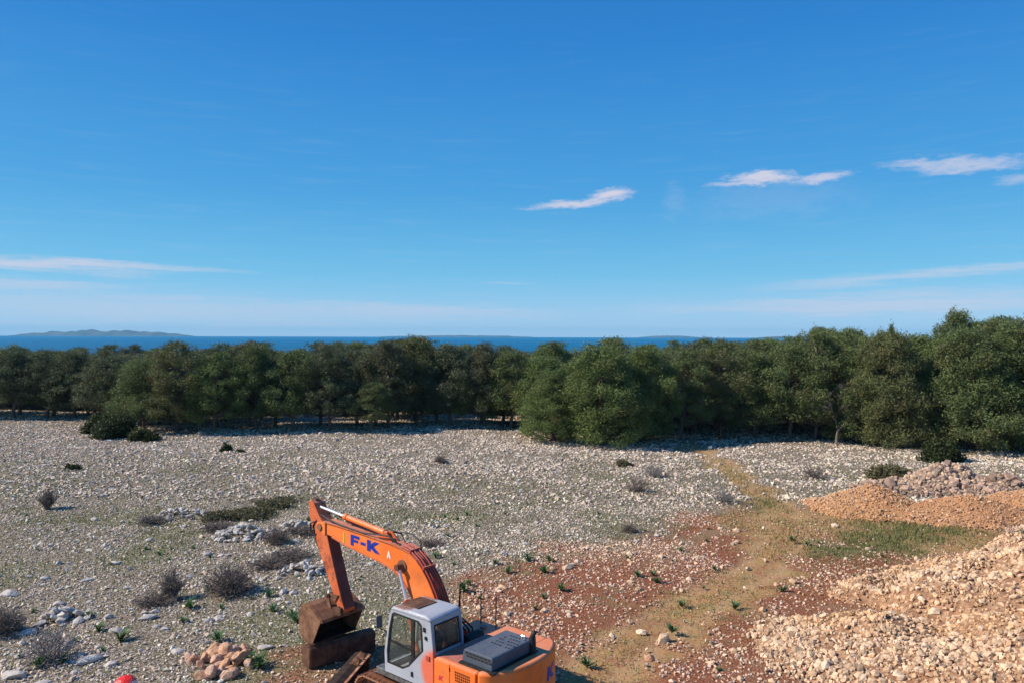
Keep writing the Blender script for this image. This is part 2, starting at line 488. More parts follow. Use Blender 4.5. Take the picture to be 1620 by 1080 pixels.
def link(name, me, mat=None, parent=None, loc=None, rot=None, scale=None, label=None, bevel=0):
    o = bpy.data.objects.new(name, me); COL.objects.link(o)
    if mat is not None and me is not None and not me.materials: me.materials.append(mat)
    if parent: o.parent = parent
    if loc: o.location = loc
    if rot: o.rotation_euler = rot
    if scale is not None: o.scale = scale if isinstance(scale, (tuple, list)) else (scale,) * 3
    if label: o['label'] = label
    if bevel:
        md = o.modifiers.new('bevel', 'BEVEL'); md.width = bevel; md.segments = 2; md.limit_method = 'ANGLE'; md.angle_limit = R(35)
    return o


def part(name, mb, mat, parent, smooth=False, bevel=0, label=None):
    return link(name, mb.mesh(name, smooth), mat, parent, bevel=bevel, label=label)


def thing(name, label, cat, loc=(0, 0, 0), rz=0, group=None):
    o = bpy.data.objects.new(name, None); COL.objects.link(o)
    o.location = loc; o.rotation_euler = (0, 0, rz); o.empty_display_size = 0.3
    return tag(o, label, cat, group)


def tag(o, label=None, cat=None, group=None, kind=None):
    if label: o['label'] = label
    if cat: o['category'] = cat
    if group: o['group'] = group
    if kind: o['kind'] = kind
    return o


def copy_tree(o, parent=None):
    c = o.copy(); COL.objects.link(c)
    if parent: c.parent = parent
    for ch in list(o.children): copy_tree(ch, c)
    return c


def np_mesh(name, V, F, tint=None, attrs=None, smooth=False):
    """V (n,3), F (m,k) all same k"""
    me = bpy.data.meshes.new(name)
    k = F.shape[1]
    me.vertices.add(len(V)); me.vertices.foreach_set('co', V.astype(np.float32).ravel())
    me.loops.add(F.size); me.loops.foreach_set('vertex_index', F.astype(np.int32).ravel())
    me.polygons.add(len(F)); me.polygons.foreach_set('loop_start', np.arange(0, F.size, k, dtype=np.int32))
    try: me.polygons.foreach_set('loop_total', np.full(len(F), k, dtype=np.int32))
    except Exception: pass
    me.polygons.foreach_set('use_smooth', np.full(len(F), bool(smooth)))
    at = dict(attrs or {})
    if tint is not None: at['tint'] = tint
    for nm, arr in at.items():
        a = me.color_attributes.new(nm, 'FLOAT_COLOR', 'POINT')
        if arr.shape[1] == 3: arr = np.hstack([arr, np.ones((len(arr), 1))])
        a.data.foreach_set('color', arr.astype(np.float32).ravel())
    me.update(calc_edges=True); me.validate()
    return me


# ------------------------------------------------------------------ rock templates
def ico():
    bm = bmesh.new(); bmesh.ops.create_icosphere(bm, subdivisions=1, radius=1)
    V = np.array([v.co[:] for v in bm.verts]); F = np.array([[v.index for v in f.verts] for f in bm.faces]); bm.free()
    return V, F
ICO_V, ICO_F = ico()
BOX_V = np.array([(-1, -1, -1), (1, -1, -1), (1, 1, -1), (-1, 1, -1), (-1, -1, 1), (1, -1, 1), (1, 1, 1), (-1, 1, 1)], float) * 0.72
BOX_F = np.array([(3, 2, 1), (3, 1, 0), (4, 5, 6), (4, 6, 7), (0, 1, 5), (0, 5, 4), (1, 2, 6), (1, 6, 5), (2, 3, 7), (2, 7, 6), (3, 0, 4), (3, 4, 7)])


def rocks_mesh(name, P, S, C, kind='ico', flat=0.62, seed=1):
    """many small angular stones in one mesh. P (n,3) S (n,) C (n,3)"""
    r = np.random.default_rng(seed)
    n = len(P)
    BV, BF = (ICO_V, ICO_F) if kind == 'ico' else (BOX_V, BOX_F)
    k = len(BV)
    V = np.repeat(BV[None], n, 0) * (1 + r.uniform(-0.38, 0.30, (n, k, 1))) + r.normal(0, 0.12, (n, k, 3))
    V = V * np.stack([r.uniform(0.7, 1.35, n), r.uniform(0.6, 1.1, n), r.uniform(0.45, 0.95, n) * flat / 0.62], 1)[:, None, :]
    a = r.uniform(0, 2 * np.pi, n); ca, sa = np.cos(a), np.sin(a)
    tl = r.normal(0, 0.4, n); ct, st = np.cos(tl), np.sin(tl)
    x, y, z = V[..., 0], V[..., 1], V[..., 2]
    x, z = x * ct[:, None] - z * st[:, None], x * st[:, None] + z * ct[:, None]
    x, y = x * ca[:, None] - y * sa[:, None], x * sa[:, None] + y * ca[:, None]
    V = np.stack([x, y, z], -1) * S[:, None, None] + P[:, None, :]
    F = BF[None] + (np.arange(n) * k)[:, None, None]
    T = np.repeat(C[:, None, :], k, 1)
    return np_mesh(name, V.reshape(-1, 3), F.reshape(-1, 3), T.reshape(-1, 3))


def rock_template(name, seed, sub=2, flat=0.6):
    r = random.Random(seed)
    bm = bmesh.new(); bmesh.ops.create_icosphere(bm, subdivisions=sub, radius=1)
    # cut by random planes for fractured faces
    planes = [(Vector((r.uniform(-1, 1), r.uniform(-1, 1), r.uniform(-1, 1))).normalized(), r.uniform(0.55, 0.85)) for _ in range(9)]
    sx, sy, sz = r.uniform(0.9, 1.3), r.uniform(0.7, 1.0), flat * r.uniform(0.8, 1.2)
    for v in bm.verts:
        c = v.co.copy()
        for nrm, d in planes:
            q = c.dot(nrm)
            if q > d: c -= nrm * (q - d)
        c += Vector((r.uniform(-1, 1), r.uniform(-1, 1), r.uniform(-1, 1))) * 0.035
        v.co = Vector((c.x * sx, c.y * sy, c.z * sz))
    me = bpy.data.meshes.new(name); bm.to_mesh(me); bm.free()
    return me


def rock_set(prefix, mat, n=5, sub=2, flat=0.62, seed=0):
    out = []
    for i in range(n):
        me = rock_template('stone_mesh', seed + i * 7, sub, flat)
        me.materials.append(mat); out.append(me)
    return out

RK_GREY = rock_set('g', M['rock_grey'], 6, 2, 0.5, 10)
RK_TAN = rock_set('t', M['rock_tan'], 5, 1, 0.8, 60)
RK_PINK = rock_set('p', M['rock_pink'], 6, 2, 0.8, 110)
RK_DARK = rock_set('d', M['rock_dark'], 5, 1, 0.8, 160)
RK_FIELD = rock_set('f', M['rock_grey'], 5, 1, 0.55, 210)

# ------------------------------------------------------------------ ground, sea, islands
def graded(lo, hi, step, far_lo, far_hi, grow=1.22):
    mid = list(np.arange(lo, hi + 1e-6, step))
    a = []; s = step; p = lo
    while p > far_lo:
        s *= grow; p -= s; a.append(max(p, far_lo))
    b = []; s = step; p = hi
    while p < far_hi:
        s *= grow; p += s; b.append(min(p, far_hi))
    return np.array(a[::-1] + mid + b)

gx = graded(-46, 52, 0.36, -1900, 1900)
gy = graded(16, 104, 0.36, -420, 900)
GX, GY = np.meshgrid(gx, gy)
x, y = GX.ravel(), GY.ravel()
z = ground_h(x, y)
soil, core, track, green, field, mott = zones(x, y)
dtr = poly_dist(x, y, TRACK, False)
rut = np.exp(-((dtr + 0.25 * (fbm(x, y, 0.5, 2, 3) - 0.5) - 0.78) / 0.26) ** 2) * sstep(90, 70, y) * (0.45 + 0.9 * fbm(x, y, 0.3, 3, 8))
rut = np.clip(rut * (1 - green), 0, 1)
z = z - 0.05 * track * sstep(100, 60, y) - 0.05 * rut
V = np.stack([x, y, z], 1)
nx, ny = len(gx), len(gy)
I = np.arange(nx * ny).reshape(ny, nx)
F = np.stack([I[:-1, :-1].ravel(), I[:-1, 1:].ravel(), I[1:, 1:].ravel(), I[1:, :-1].ravel()], 1)
ground = link('ground', np_mesh('ground', V, F, attrs={'zone': np.stack([soil, track, green], 1), 'zone2': np.stack([core, mott, rut], 1)}, smooth=True), M['ground'])
tag(ground, 'stony karst pasture with red soil, a worn dirt track and thin grass', kind='structure')

m, w, b = new_mat('sea_water', (0.004, 0.060, 0.155), 0.55, 0, 0.12)
geo = w.n('ShaderNodeNewGeometry')
mp = w.n('ShaderNodeMapping'); mp.inputs['Scale'].default_value = (0.012, 0.03, 1)
w.l(geo.outputs['Position'], mp.inputs[0])
n = w.noise(mp.outputs[0], 6, 6, 0.7)
w.l(w.mix(w.smooth(n, 0.35, 0.65), (0.004, 0.125, 0.26), (0.006, 0.175, 0.35)), b.inputs['Base Color'])
add_bump(w, b, n, 1.0, 6.0)
sea = link('sea', np_mesh('sea', np.array([(-14000, -3000, -8), (14000, -3000, -8), (14000, 12200, -8), (-14000, 12200, -8)], float), np.array([[0, 1, 2, 3]])), m)
tag(sea, 'deep blue sea reaching the horizon beyond the wood', kind='structure')

def island(label, px0, px1, dist, hmax, seed):
    x0 = (px0 - 810) / 1200 * dist; x1 = (px1 - 810) / 1200 * dist
    n = 90
    xs = np.linspace(x0, x1, n); t = np.linspace(0, 1, n)
    prof = np.sin(np.pi * t) ** 0.55 * (0.55 + 0.65 * fbm(t * 14, t * 0, 1.0, 4, seed) + 0.10 * (vnoise(t * 30, t * 0, 1.0, seed) > 0.5)) * hmax
    rows = []
    for k, s in enumerate((0, 0.45, 1.0, 0.8, 0.0)):
        yy = dist + (k - 2) * (x1 - x0) * 0.06
        jit = 1 + 0.3 * (fbm(xs / dist * 60, xs * 0 + k, 1.0, 3, seed + k) - 0.5)
        rows.append(np.stack([xs, np.full(n, yy), -12 + (prof * jit * s + (4 if 0 < k < 4 else 0))], 1))
    V = np.concatenate(rows); I = np.arange(5 * n).reshape(5, n)
    F = np.stack([I[:-1, :-1].ravel(), I[:-1, 1:].ravel(), I[1:, 1:].ravel(), I[1:, :-1].ravel()], 1)
    o = link('island', np_mesh('island', V, F, smooth=True), M['island'])
    tag(o, label, 'island', 'low islands on the horizon')
M['island'] = mat_simple('island_scrub', (0.055, 0.065, 0.045), (0.14, 0.13, 0.10), 0.004, 0.95, 0, 0.1, 0.0)
island('longest and tallest hazy island at the left end of the sea horizon', 25, 300, 11200, 92, 3)
island('thin low island on the horizon above the middle of the wood', 600, 845, 11600, 27, 5)
island('small faint island on the horizon right of the bulging pine', 1010, 1110, 11700, 30, 8)
island('dark low island on the horizon beside the tall right-hand pines', 1195, 1330, 9000, 26, 9)

# thin clear air between here and the islands
hz = bpy.data.materials.new('thin_air'); hz.use_nodes = True
h_ = NT(hz.node_tree); hz.node_tree.nodes.clear()
ho = h_.n('ShaderNodeOutputMaterial'); pv = h_.n('ShaderNodeVolumePrincipled')
pv.inputs['Color'].default_value = (0.24, 0.66, 1.0, 1); pv.inputs['Density'].default_value = 5.5e-5; pv.inputs['Anisotropy'].default_value = 0.0
h_.l(pv.outputs[0], ho.inputs['Volume'])
hb = link('haze', MB().box(-14500, 14500, -3500, 12900, -18, 130).mesh('haze'), hz)
tag(hb, 'thin bluish sea air over land and water', kind='stuff')

# ------------------------------------------------------------------ stones on the field (too many to count)
def in_heap(x, y):
    h = np.zeros(np.shape(x))
    for k in HEAPS: h = np.maximum(h, heap_h(k, x, y))
    return h > 0.06

def scatter(n, y0, y1, dens, seed):
    """points in the wedge seen from the camera plus a margin, density by function"""
    r = np.random.default_rng(seed)
    u = r.random(n); y = np.sqrt(y0 ** 2 + u * (y1 ** 2 - y0 ** 2))
    x = (r.random(n) * 2 - 1) * (y * 0.74 + 3)
    keep = r.random(n) < dens(x, y)
    return x[keep], y[keep]

def dens_field(x, y):
    soil, core, track, green, field, mott = zones(x, y)
    clus = sstep(0.30, 0.62, fbm(x, y, 0.55, 4, 60)) * 0.75 + 0.25
    ridge = sstep(0.52, 0.75, fbm(x * 0.7, y * 1.6, 0.16, 3, 70)) * 0.6
    d = clus * (0.72 + ridge) * (1 - 0.45 * mott)
    d = d * (1 - 0.08 * soil) * (1 - 0.22 * core) * (1 - 0.86 * track) * (1 - 0.88 * green)
    d = np.where(in_heap(x, y), 0, d)
    return d

def stone_cols(x, y, r):
    soil, core, *_ = zones(x, y)
    n = len(x)
    br = np.clip(r.normal(0.61, 0.16, n), 0.22, 0.84)
    warm = r.random(n)
    C = np.minimum(np.stack([br * (1.17 + 0.08 * warm), br * 0.95, br * (0.80 - 0.12 * warm)], 1), 0.86)
    T = np.stack([br * 1.08, br * 0.66, br * 0.43], 1)
    s = np.clip(soil * (0.55 + 0.6 * r.random(n)), 0, 1)[:, None] * 0.8
    return C * (1 - s) + T * s

for (nm, n, y0, y1, s0, s1, kind, sd) in (('loose_stones', 120000, 18.5, 44, 0.025, 0.072, 'ico', 3), ('scattered_stones', 200000, 44, 97, 0.045, 0.120, 'box', 4)):
    x, y = scatter(n, y0, y1, dens_field, sd)
    r = np.random.default_rng(sd + 50)
    S = s0 + (s1 - s0) * r.random(len(x)) ** 2.6
    S = np.where(r.random(len(x)) < 0.02, S * 1.8, S)
    S = S * (1 - 0.35 * zones(x, y)[2])
    print(nm, len(x))
    P = np.stack([x, y, ground_h(x, y) + S * 0.22], 1)
    o = link(nm, rocks_mesh(nm, P, S, stone_cols(x, y, r), kind, 0.62, sd), M['stone'])
    tag(o, 'pale broken limestone rubble strewn over the pasture' + (' near the digger' if sd == 3 else ' towards the wood'), kind='stuff')

# the stones that show largest, each its own part of the ground
x, y = scatter(2600, 19, 40, lambda a, b: dens_field(a, b) * 0.5, 90)
keep = (np.hypot(x + 2.6, y - 20.4) > 4.6)
x, y = x[keep][:290], y[keep][:290]
for i in range(len(x)):
    s = rnd.uniform(0.11, 0.20) * (1 if rnd.random() < 0.85 else 1.35)
    so = float(zones(np.array([x[i]]), np.array([y[i]]))[0][0])
    me = (RK_TAN if so > 0.6 else RK_FIELD)[i % 5]
    link('stone', me, None, ground, (float(x[i]), float(y[i]), float(ground_h(x[i], y[i])) + s * 0.12), (rnd.uniform(-.3, .3), rnd.uniform(-.3, .3), rnd.uniform(0, 6.3)), s)

# ------------------------------------------------------------------ heaps
def build_heap(name, key, label, cat, cols, sizes, n, mat, rset, big, nbig, base_mat, seed, group=None):
    cx, cy = HEAPS[key][0][0], HEAPS[key][0][1]
    root = thing(name, label, cat, (cx, cy, 0), 0, group)
    xs0 = min(h[0] - h[3] * 1.15 for h in HEAPS[key]); xs1 = max(h[0] + h[3] * 1.15 for h in HEAPS[key])
    ys0 = min(h[1] - h[4] * 1.15 for h in HEAPS[key]); ys1 = max(h[1] + h[4] * 1.15 for h in HEAPS[key])
    st = 0.28 if key == 'main' else 0.16
    X, Y = np.meshgrid(np.arange(xs0, xs1, st), np.arange(ys0, ys1, st))
    Z = heap_h(key, X, Y)
    rr = np.random.default_rng(seed)
    gz = ground_h(X, Y)
    Zt = np.where(Z > 0.01, gz + Z + rr.normal(0, 0.03, Z.shape), gz - 0.25)
    V = np.stack([X.ravel() - cx, Y.ravel() - cy, Zt.ravel()], 1)
    I = np.arange(X.size).reshape(X.shape)
    F = np.stack([I[:-1, :-1].ravel(), I[:-1, 1:].ravel(), I[1:, 1:].ravel(), I[1:, :-1].ravel()], 1)
    ok = (Z.ravel()[F].max(1) > 0.0)
    F = F[ok]
    used = np.unique(F); remap = -np.ones(len(V), int); remap[used] = np.arange(len(used))
    link('heap_core', np_mesh('heap_core', V[used], remap[F], smooth=True), base_mat, root)
    # loose stones over it
    x = rr.uniform(xs0, xs1, n * 3); y = rr.uniform(ys0, ys1, n * 3)
    h = heap_h(key, x, y)
    pc = np.array([[c[0], c[1]] for c in HEAPS[key]]); nearest = np.argmin([np.hypot((x - c[0]) / c[3], (y - c[1]) / c[4]) for c in HEAPS[key]], 0)
    kx, ky = pc[nearest, 0], pc[nearest, 1]
    spill = (h > 0.0) | ((heap_h(key, kx + (x - kx) * 0.92, ky + (y - ky) * 0.92) > 0) & (rr.random(n * 3) < 0.12))
    fr = np.stack([x, y], 1)[spill][:n]
    x, y = fr[:, 0], fr[:, 1]; h = heap_h(key, x, y)
    S = sizes[0] + (sizes[1] - sizes[0]) * rr.random(len(x)) ** 2.8
    patch = fbm(x, y, 0.3, 3, seed)
    S = S * (0.75 + 0.6 * patch)
    P = np.stack([x - cx, y - cy, ground_h(x, y) + h + S * 0.25], 1)
    t = np.clip(rr.random(len(x)) * 0.7 + (patch - 0.5) * 1.6 + 0.15, 0, 1)[:, None]
    br = np.clip(rr.normal(0.97, 0.2, (len(x), 1)), 0.4, 1.25)
    C = (np.array(cols[0]) * (1 - t) + np.array(cols[1]) * t) * br
    o = link('rubble', rocks_mesh('rubble', P, S, C, 'ico', 0.8, seed), mat, root)
    o['kind'] = 'stuff'
    r2 = random.Random(seed)
    k = 0
    while k < nbig:
        px_ = r2.uniform(xs0, xs1); py_ = r2.uniform(ys0, ys1)
        hh = float(heap_h(key, np.array([px_]), np.array([py_]))[0])
        if hh < 0.08: continue
        if key == 'main' and (py_ < 15 or px_ > py_ * 0.78): continue
        s = r2.uniform(*big) * (0.75 + 0.5 * r2.random())
        link('stone', rset[k % len(rset)], None, root, (px_ - cx, py_ - cy, float(ground_h(px_, py_)) + hh + s * 0.2),
             (r2.uniform(-.6, .6), r2.uniform(-.6, .6), r2.uniform(0, 6.3)), s)
        k += 1
    return root

M['heap_tan'] = mat_simple('heap_fines', (0.22, 0.11, 0.06), (0.44, 0.26, 0.15), 5, 0.95, 0, 0.1, 0.8)
M['heap_orange'] = mat_simple('gravel_fines', (0.34, 0.16, 0.075), (0.52, 0.28, 0.13), 8, 0.95, 0, 0.1, 0.8)
M['heap_dark'] = mat_simple('weathered_fines', (0.13, 0.095, 0.08), (0.30, 0.23, 0.19), 4, 0.95, 0, 0.1, 0.8)
build_heap('rubble_heap', 'main', 'huge cream and tan heap of broken rock filling the right-hand foreground', 'rubble heap',
           [(0.65, 0.38, 0.19), (0.70, 0.49, 0.32)], (0.028, 0.098), 62000, M['pile'], RK_TAN, (0.11, 0.19), 290, M['heap_tan'], 5)
build_heap('gravel_mound', 'mound_a', 'smooth orange gravel mound beside the end of the dirt track, left of its twin', 'gravel mound',
           [(0.58, 0.29, 0.13), (0.60, 0.38, 0.22)], (0.03, 0.08), 4200, M['pile'], RK_TAN, (0.08, 0.12), 30, M['heap_orange'], 6, 'orange gravel mounds by the track')
build_heap('gravel_mound', 'mound_b', 'broad low orange gravel mound between the big rubble heap and the dark boulder heap', 'gravel mound',
           [(0.58, 0.29, 0.14), (0.58, 0.38, 0.24)], (0.03, 0.08), 6500, M['pile'], RK_TAN, (0.08, 0.12), 30, M['heap_orange'], 7, 'orange gravel mounds by the track')
build_heap('boulder_heap', 'dark', 'heap of weathered grey and pinkish boulders with dark gaps behind the orange mounds', 'boulder heap',
           [(0.15, 0.095, 0.07), (0.60, 0.42, 0.29)], (0.05, 0.16), 4200, M['pile'], RK_DARK, (0.15, 0.34), 130, M['heap_dark'], 8)

def small_pile(label, px, py, wid, hgt, n, s0, s1, rset, seed, cat='stone pile'):
    cx, cy = W(px, py)
    root = thing('stone_pile', label, cat, (cx, cy, float(ground_h(cx, cy))))
    r2 = random.Random(seed)
    for i in range(n):
        a = r2.uniform(0, 6.3); q = r2.random() ** 0.7
        dx, dy = math.cos(a) * q * wid / 2, math.sin(a) * q * wid * 0.36
        s = r2.uniform(s0, s1)
        z = max(0, (1 - q)) * hgt + s * 0.3
        link('stone', rset[i % len(rset)], None, root, (dx, dy, z), (r2.uniform(-.8, .8), r2.uniform(-.8, .8), r2.uniform(0, 6.3)), s * (1 if q > .3 else 1.1))
    return root
small_pile('little pile of pinkish orange boulders on the grass left of the digger bucket', 362, 1046, 2.2, 0.20, 34, 0.12, 0.25, RK_PINK, 2)
small_pile('trail of orange rocks at the near foot of the pinkish boulder pile', 345, 1070, 0.9, 0.2, 8, 0.14, 0.24, RK_PINK, 22)
small_pile('pale stone pile in front of the low green scrub patch', 385, 848, 3.0, 0.55, 90, 0.10, 0.22, RK_FIELD, 3)
small_pile('pale stones heaped beside the dark bush near the raised bucket arm', 470, 835, 2.4, 0.4, 55, 0.10, 0.2, RK_FIELD, 4)
small_pile('scatter pile of whitish stones in the left half of the field', 285, 818, 3.0, 0.35, 60, 0.10, 0.2, RK_FIELD, 5)
small_pile('grey stones banked behind the flat slabs at the left edge', 100, 975, 1.8, 0.25, 28, 0.12, 0.24, RK_GREY, 6)
small_pile('row of light stones between the low grey bushes and the digger arm', 480, 905, 2.0, 0.3, 40, 0.10, 0.2, RK_FIELD, 8)

# big single rocks lying on the field
for i, (px, py, s, fl, lab) in enumerate((
    (16, 938, 0.42, 1.0, 'rounded grey boulder at the left edge beyond the dark bush'),
    (138, 1046, 0.46, 0.8, 'long pointed grey slab lying in the grass at lower left'),
    (22, 1068, 0.40, 0.8, 'pale flat slab in the bottom left corner'),
    (62, 1084, 0.30, 1.0, 'grey blocky stone cut by the bottom edge near the corner slab'),
    (137, 915, 0.30, 0.7, 'bright flat stone standing out on the grass far left'),
    (232, 978, 0.34, 0.7, 'low cream slab just below the forked grey bush'),
    (185, 998, 0.28, 0.8, 'flat whitish stone below and left of the forked grey bush'),
    (283, 1032, 0.24, 0.9, 'small purplish grey stone left of the pinkish boulder pile'),
    (420, 1026, 0.25, 1.0, 'single white stone at the right end of the pinkish boulder pile'),
    (40, 1000, 0.33, 0.8, 'grey rock in front of the dark bush at the left edge'),
    (1030, 1044, 0.20, 1.0, 'reddish stone alone on the dirt track'),
    (182, 890, 0.24, 0.9, 'white chip of rock in the open grass above the bushes'))):
    cx, cy = W(px, py)
    o = link('rock', RK_GREY[i % 6] if i not in (10,) else RK_PINK[0], None, None, (cx, cy, float(ground_h(cx, cy)) + s * 0.10), (rnd.uniform(-.15, .15), rnd.uniform(-.15, .15), rnd.uniform(-0.5, 0.5)), (s * 0.9, s * fl * 0.9, s * 0.75))
    tag(o, lab, 'rock')

# red painted rock at the bottom edge
m, w, b = new_mat('red_spray_paint', (0.75, 0.02, 0.012), 0.45, 0, 0.4)
tc = w.n('ShaderNodeTexCoord'); n = w.noise(tc.outputs['Object'], 3.5, 5, 0.6)
sp = w.n('ShaderNodeSeparateXYZ'); w.l(tc.outputs['Object'], sp.inputs[0])
k = w.smooth(w.m('ADD', sp.outputs[0], w.m('MULTIPLY', n, 0.6)), 0.85, 1.0)
w.l(w.mix(k, (0.72, 0.018, 0.012), (0.62, 0.52, 0.48)), b.inputs['Base Color']); add_bump(w, b, n, 0.4, 0.03)
me = rock_template('painted_rock', 77, 3, 0.8); me.materials.append(m)
cx, cy = W(198, 1092)
o = link('painted_rock', me, None, None, (cx, cy, 0.14), (0.1, 0, 0), 0.36)
tag(o, 'rock painted bright red, cut off by the bottom edge at lower left', 'rock')

# ------------------------------------------------------------------ vegetation
def leaf_tris(r, C, n, size, up=0.4, long=1.0, needle=False):
    """n little triangles round centres C (n,3)"""
    a = r.normal(0, 1, (n, 3)); a /= np.linalg.norm(a, axis=1, keepdims=True)
    a[:, 2] = a[:, 2] * 0.7 + up * 0.5; a /= np.linalg.norm(a, axis=1, keepdims=True)
    c = r.normal(0, 1, (n, 3)); c = np.cross(a, c); c /= np.linalg.norm(c, axis=1, keepdims=True)
    s = size * r.uniform(0.6, 1.4, (n, 1))
    wd_ = 0.42 if long < 1.5 else 0.30
    V = np.stack([C - c * s * wd_, C + c * s * wd_, C + a * s * long], 1)
    return V.reshape(-1, 3)


def pine_meshes(seed, h=9.0, rad=3.2, base=2.0, pads=95, per=215, leaf=0.125, lean=0.3, top_bias=0.0, cone=False):
    r = np.random.default_rng(seed); pr = random.Random(seed)
    pads = int(pads * 1.75)
    # trunk line
    tl = []
    lx = ly = 0
    dx, dy = pr.uniform(-lean, lean), pr.uniform(-lean, lean)
    for i in range(9):
        t = i / 8
        tl.append(Vector((lx + dx * t * 1.6 + 0.14 * math.sin(i * 1.3 + seed), ly + dy * t * 1.6 + 0.14 * math.cos(i * 1.7 + seed), h * 0.9 * t)))
    tl[0].x = tl[0].y = 0; tl[0].z = -0.3
    mb = MB()
    mb.tube(tl, [0.19 * (1 - 0.85 * i / 8) + 0.015 for i in range(9)], 7)
    def trunk_at(z):
        t = min(max(z / (h * 0.9), 0), 0.999) * 8; i = int(t)
        return tl[i].lerp(tl[i + 1], t - i)
    Cs = []; tints = []
    nl = 0
    padlist = []
    # a few large lobes make the outline uneven
    lobes = [(pr.uniform(0, 6.28), pr.uniform(0.15, 1.0), pr.uniform(0.50, 1.34)) for _ in range(11)]
    for k in range(pads):
        t = (k + pr.random()) / pads
        zz = base + (h - base) * t
        if cone: prof = (1 - t) ** 0.8 * 0.95 + 0.05
        else: prof = (math.sin(math.pi * min(1, (0.22 + 0.80 * t))) ** 0.46) if t < 0.975 else 0.3
        a = pr.uniform(0, 2 * math.pi)
        lob = 1.0
        for (la, lt, lr) in lobes:
            wgt = max(0, math.cos(a - la)) ** 2 * math.exp(-((t - lt) / 0.2) ** 2)
            lob += (lr - 1) * wgt
        q = math.sqrt(pr.uniform(0.12, 1.0)) if pr.random() < 0.65 else pr.uniform(0.8, 1.02)
        rr = rad * prof * lob * q
        c0 = trunk_at(zz)
        c = Vector((c0.x + math.cos(a) * rr, c0.y + math.sin(a) * rr, zz + pr.uniform(-0.3, 0.35)))
        pr_ = pr.uniform(0.28, 0.80) * (0.6 + 0.4 * prof) * (rad / 3.2) ** 0.5
        padlist.append((c, pr_))
        if rr > 0.7 and k % 2 == 0:
            s0 = trunk_at(max(zz - rr * pr.uniform(0.3, 0.6), base * 0.7))
            mid = s0.lerp(c, 0.5) + Vector((0, 0, pr.uniform(-0.2, 0.15)))
            mb.tube([s0, mid, c], [0.06, 0.04, 0.014], 4, cap=False)
    for k in range(0 if cone else 9):       # ragged leading shoots above the crown
        a = pr.uniform(0, 6.28); q = pr.uniform(0.0, 0.62) * rad
        z0 = h - 0.35 * (q / rad) * 2.2
        c0 = trunk_at(h * 0.85); c = Vector((c0.x + math.cos(a) * q, c0.y + math.sin(a) * q, z0 + pr.uniform(-0.1, 0.45)))
        padlist.append((c, pr.uniform(0.20, 0.36)))
        mb.tube([c0.lerp(c, 0.5), c], [0.03, 0.01], 4, cap=False)
    for (c, s) in padlist:
        n = int(per * (s / 0.65) ** 2)
        d = r.normal(0, 1, (n, 3)); d /= np.linalg.norm(d, axis=1, keepdims=True)
        q = r.uniform(0.35, 1.0, (n, 1)) ** 0.6
        off = d * q * s * np.array([1.12, 1.12, 0.62]) + r.normal(0, 0.15, (n, 3))
        off[:, 2] += 0.1 * s
        sp_n = max(6, n // 9); sd_ = r.normal(0, 1, (sp_n, 3)); sd_[:, 2] = np.abs(sd_[:, 2]); sd_ /= np.linalg.norm(sd_, axis=1, keepdims=True)
        off[:sp_n] = sd_ * s * r.uniform(0.9, 1.65, (sp_n, 1)) * np.array([1, 1, 0.9])
        Cs.append(np.array(c) + off)
        tt = np.clip(r.normal(pr.uniform(0.25, 0.75), 0.2, n), 0, 1)
        wm = np.full(n, pr.uniform(0.3, 0.9) if pr.random() < 0.12 else 0.0)
        tints.append(np.stack([tt, wm, tt * 0], 1))
    C = np.concatenate(Cs); T = np.concatenate(tints)
    V = leaf_tris(r, C, len(C), leaf, 0.9, 1.7)
    F = np.arange(len(V)).reshape(-1, 3)
    return mb.mesh('trunk', True), np_mesh('crown', V, F, np.repeat(T, 3, 0))


VAR = {}
def variant(key, **kw):
    VAR[key] = pine_meshes(**kw)
variant('a', seed=1, h=9.2, rad=3.3, base=2.0)
variant('b', seed=2, h=8.6, rad=3.0, base=2.4, pads=85)
variant('c', seed=3, h=9.6, rad=3.6, base=1.7, pads=110)
variant('d', seed=4, h=8.2, rad=3.4, base=2.2, pads=90)
variant('e', seed=5, h=10.0, rad=2.8, base=2.2, pads=90)
variant('f', seed=6, h=8.8, rad=3.9, base=1.9, pads=115)
variant('low', seed=7, h=9.4, rad=4.3, base=0.55, pads=170)          # foliage to the ground
variant('low2', seed=8, h=9.8, rad=3.9, base=0.6, pads=165)
variant('spire', seed=9, h=9.0, rad=1.7, base=1.0, pads=80, cone=True)
variant('bush', seed=10, h=4.2, rad=2.6, base=0.2, pads=80, per=190, leaf=0.16)

_crowns = {}
def put_tree(kind, x, y, sc_, mat, label, group=None, rz=None, sz=None, name='pine_tree', cat='pine tree', solo=None):
    tm, cm = VAR[kind]
    key = (kind, mat)
    if key not in _crowns:
        c = cm.copy(); c.materials.clear(); c.materials.append(M[mat]); _crowns[key] = c
        if not tm.materials: tm.materials.append(M['bark'])
    root = thing(name, label, cat, (x, y, float(ground_h(x, y))), rnd.uniform(0, 6.28) if rz is None else rz, group)
    root.scale = (sc_, sc_, sz or sc_)
    link('trunk', tm, None, root)
    link('crown', _crowns[key], None, root)
    return root

G_FRONT = 'pines standing along the edge of the wood'
def tops(px, py_base, py_top):
    """height that a tree standing at the base pixel has in metres"""
    x, y = W(px, py_base)
    return x, y, CAM_H - (py_top - (528.9 + px * 0.0028)) / 1200 * y

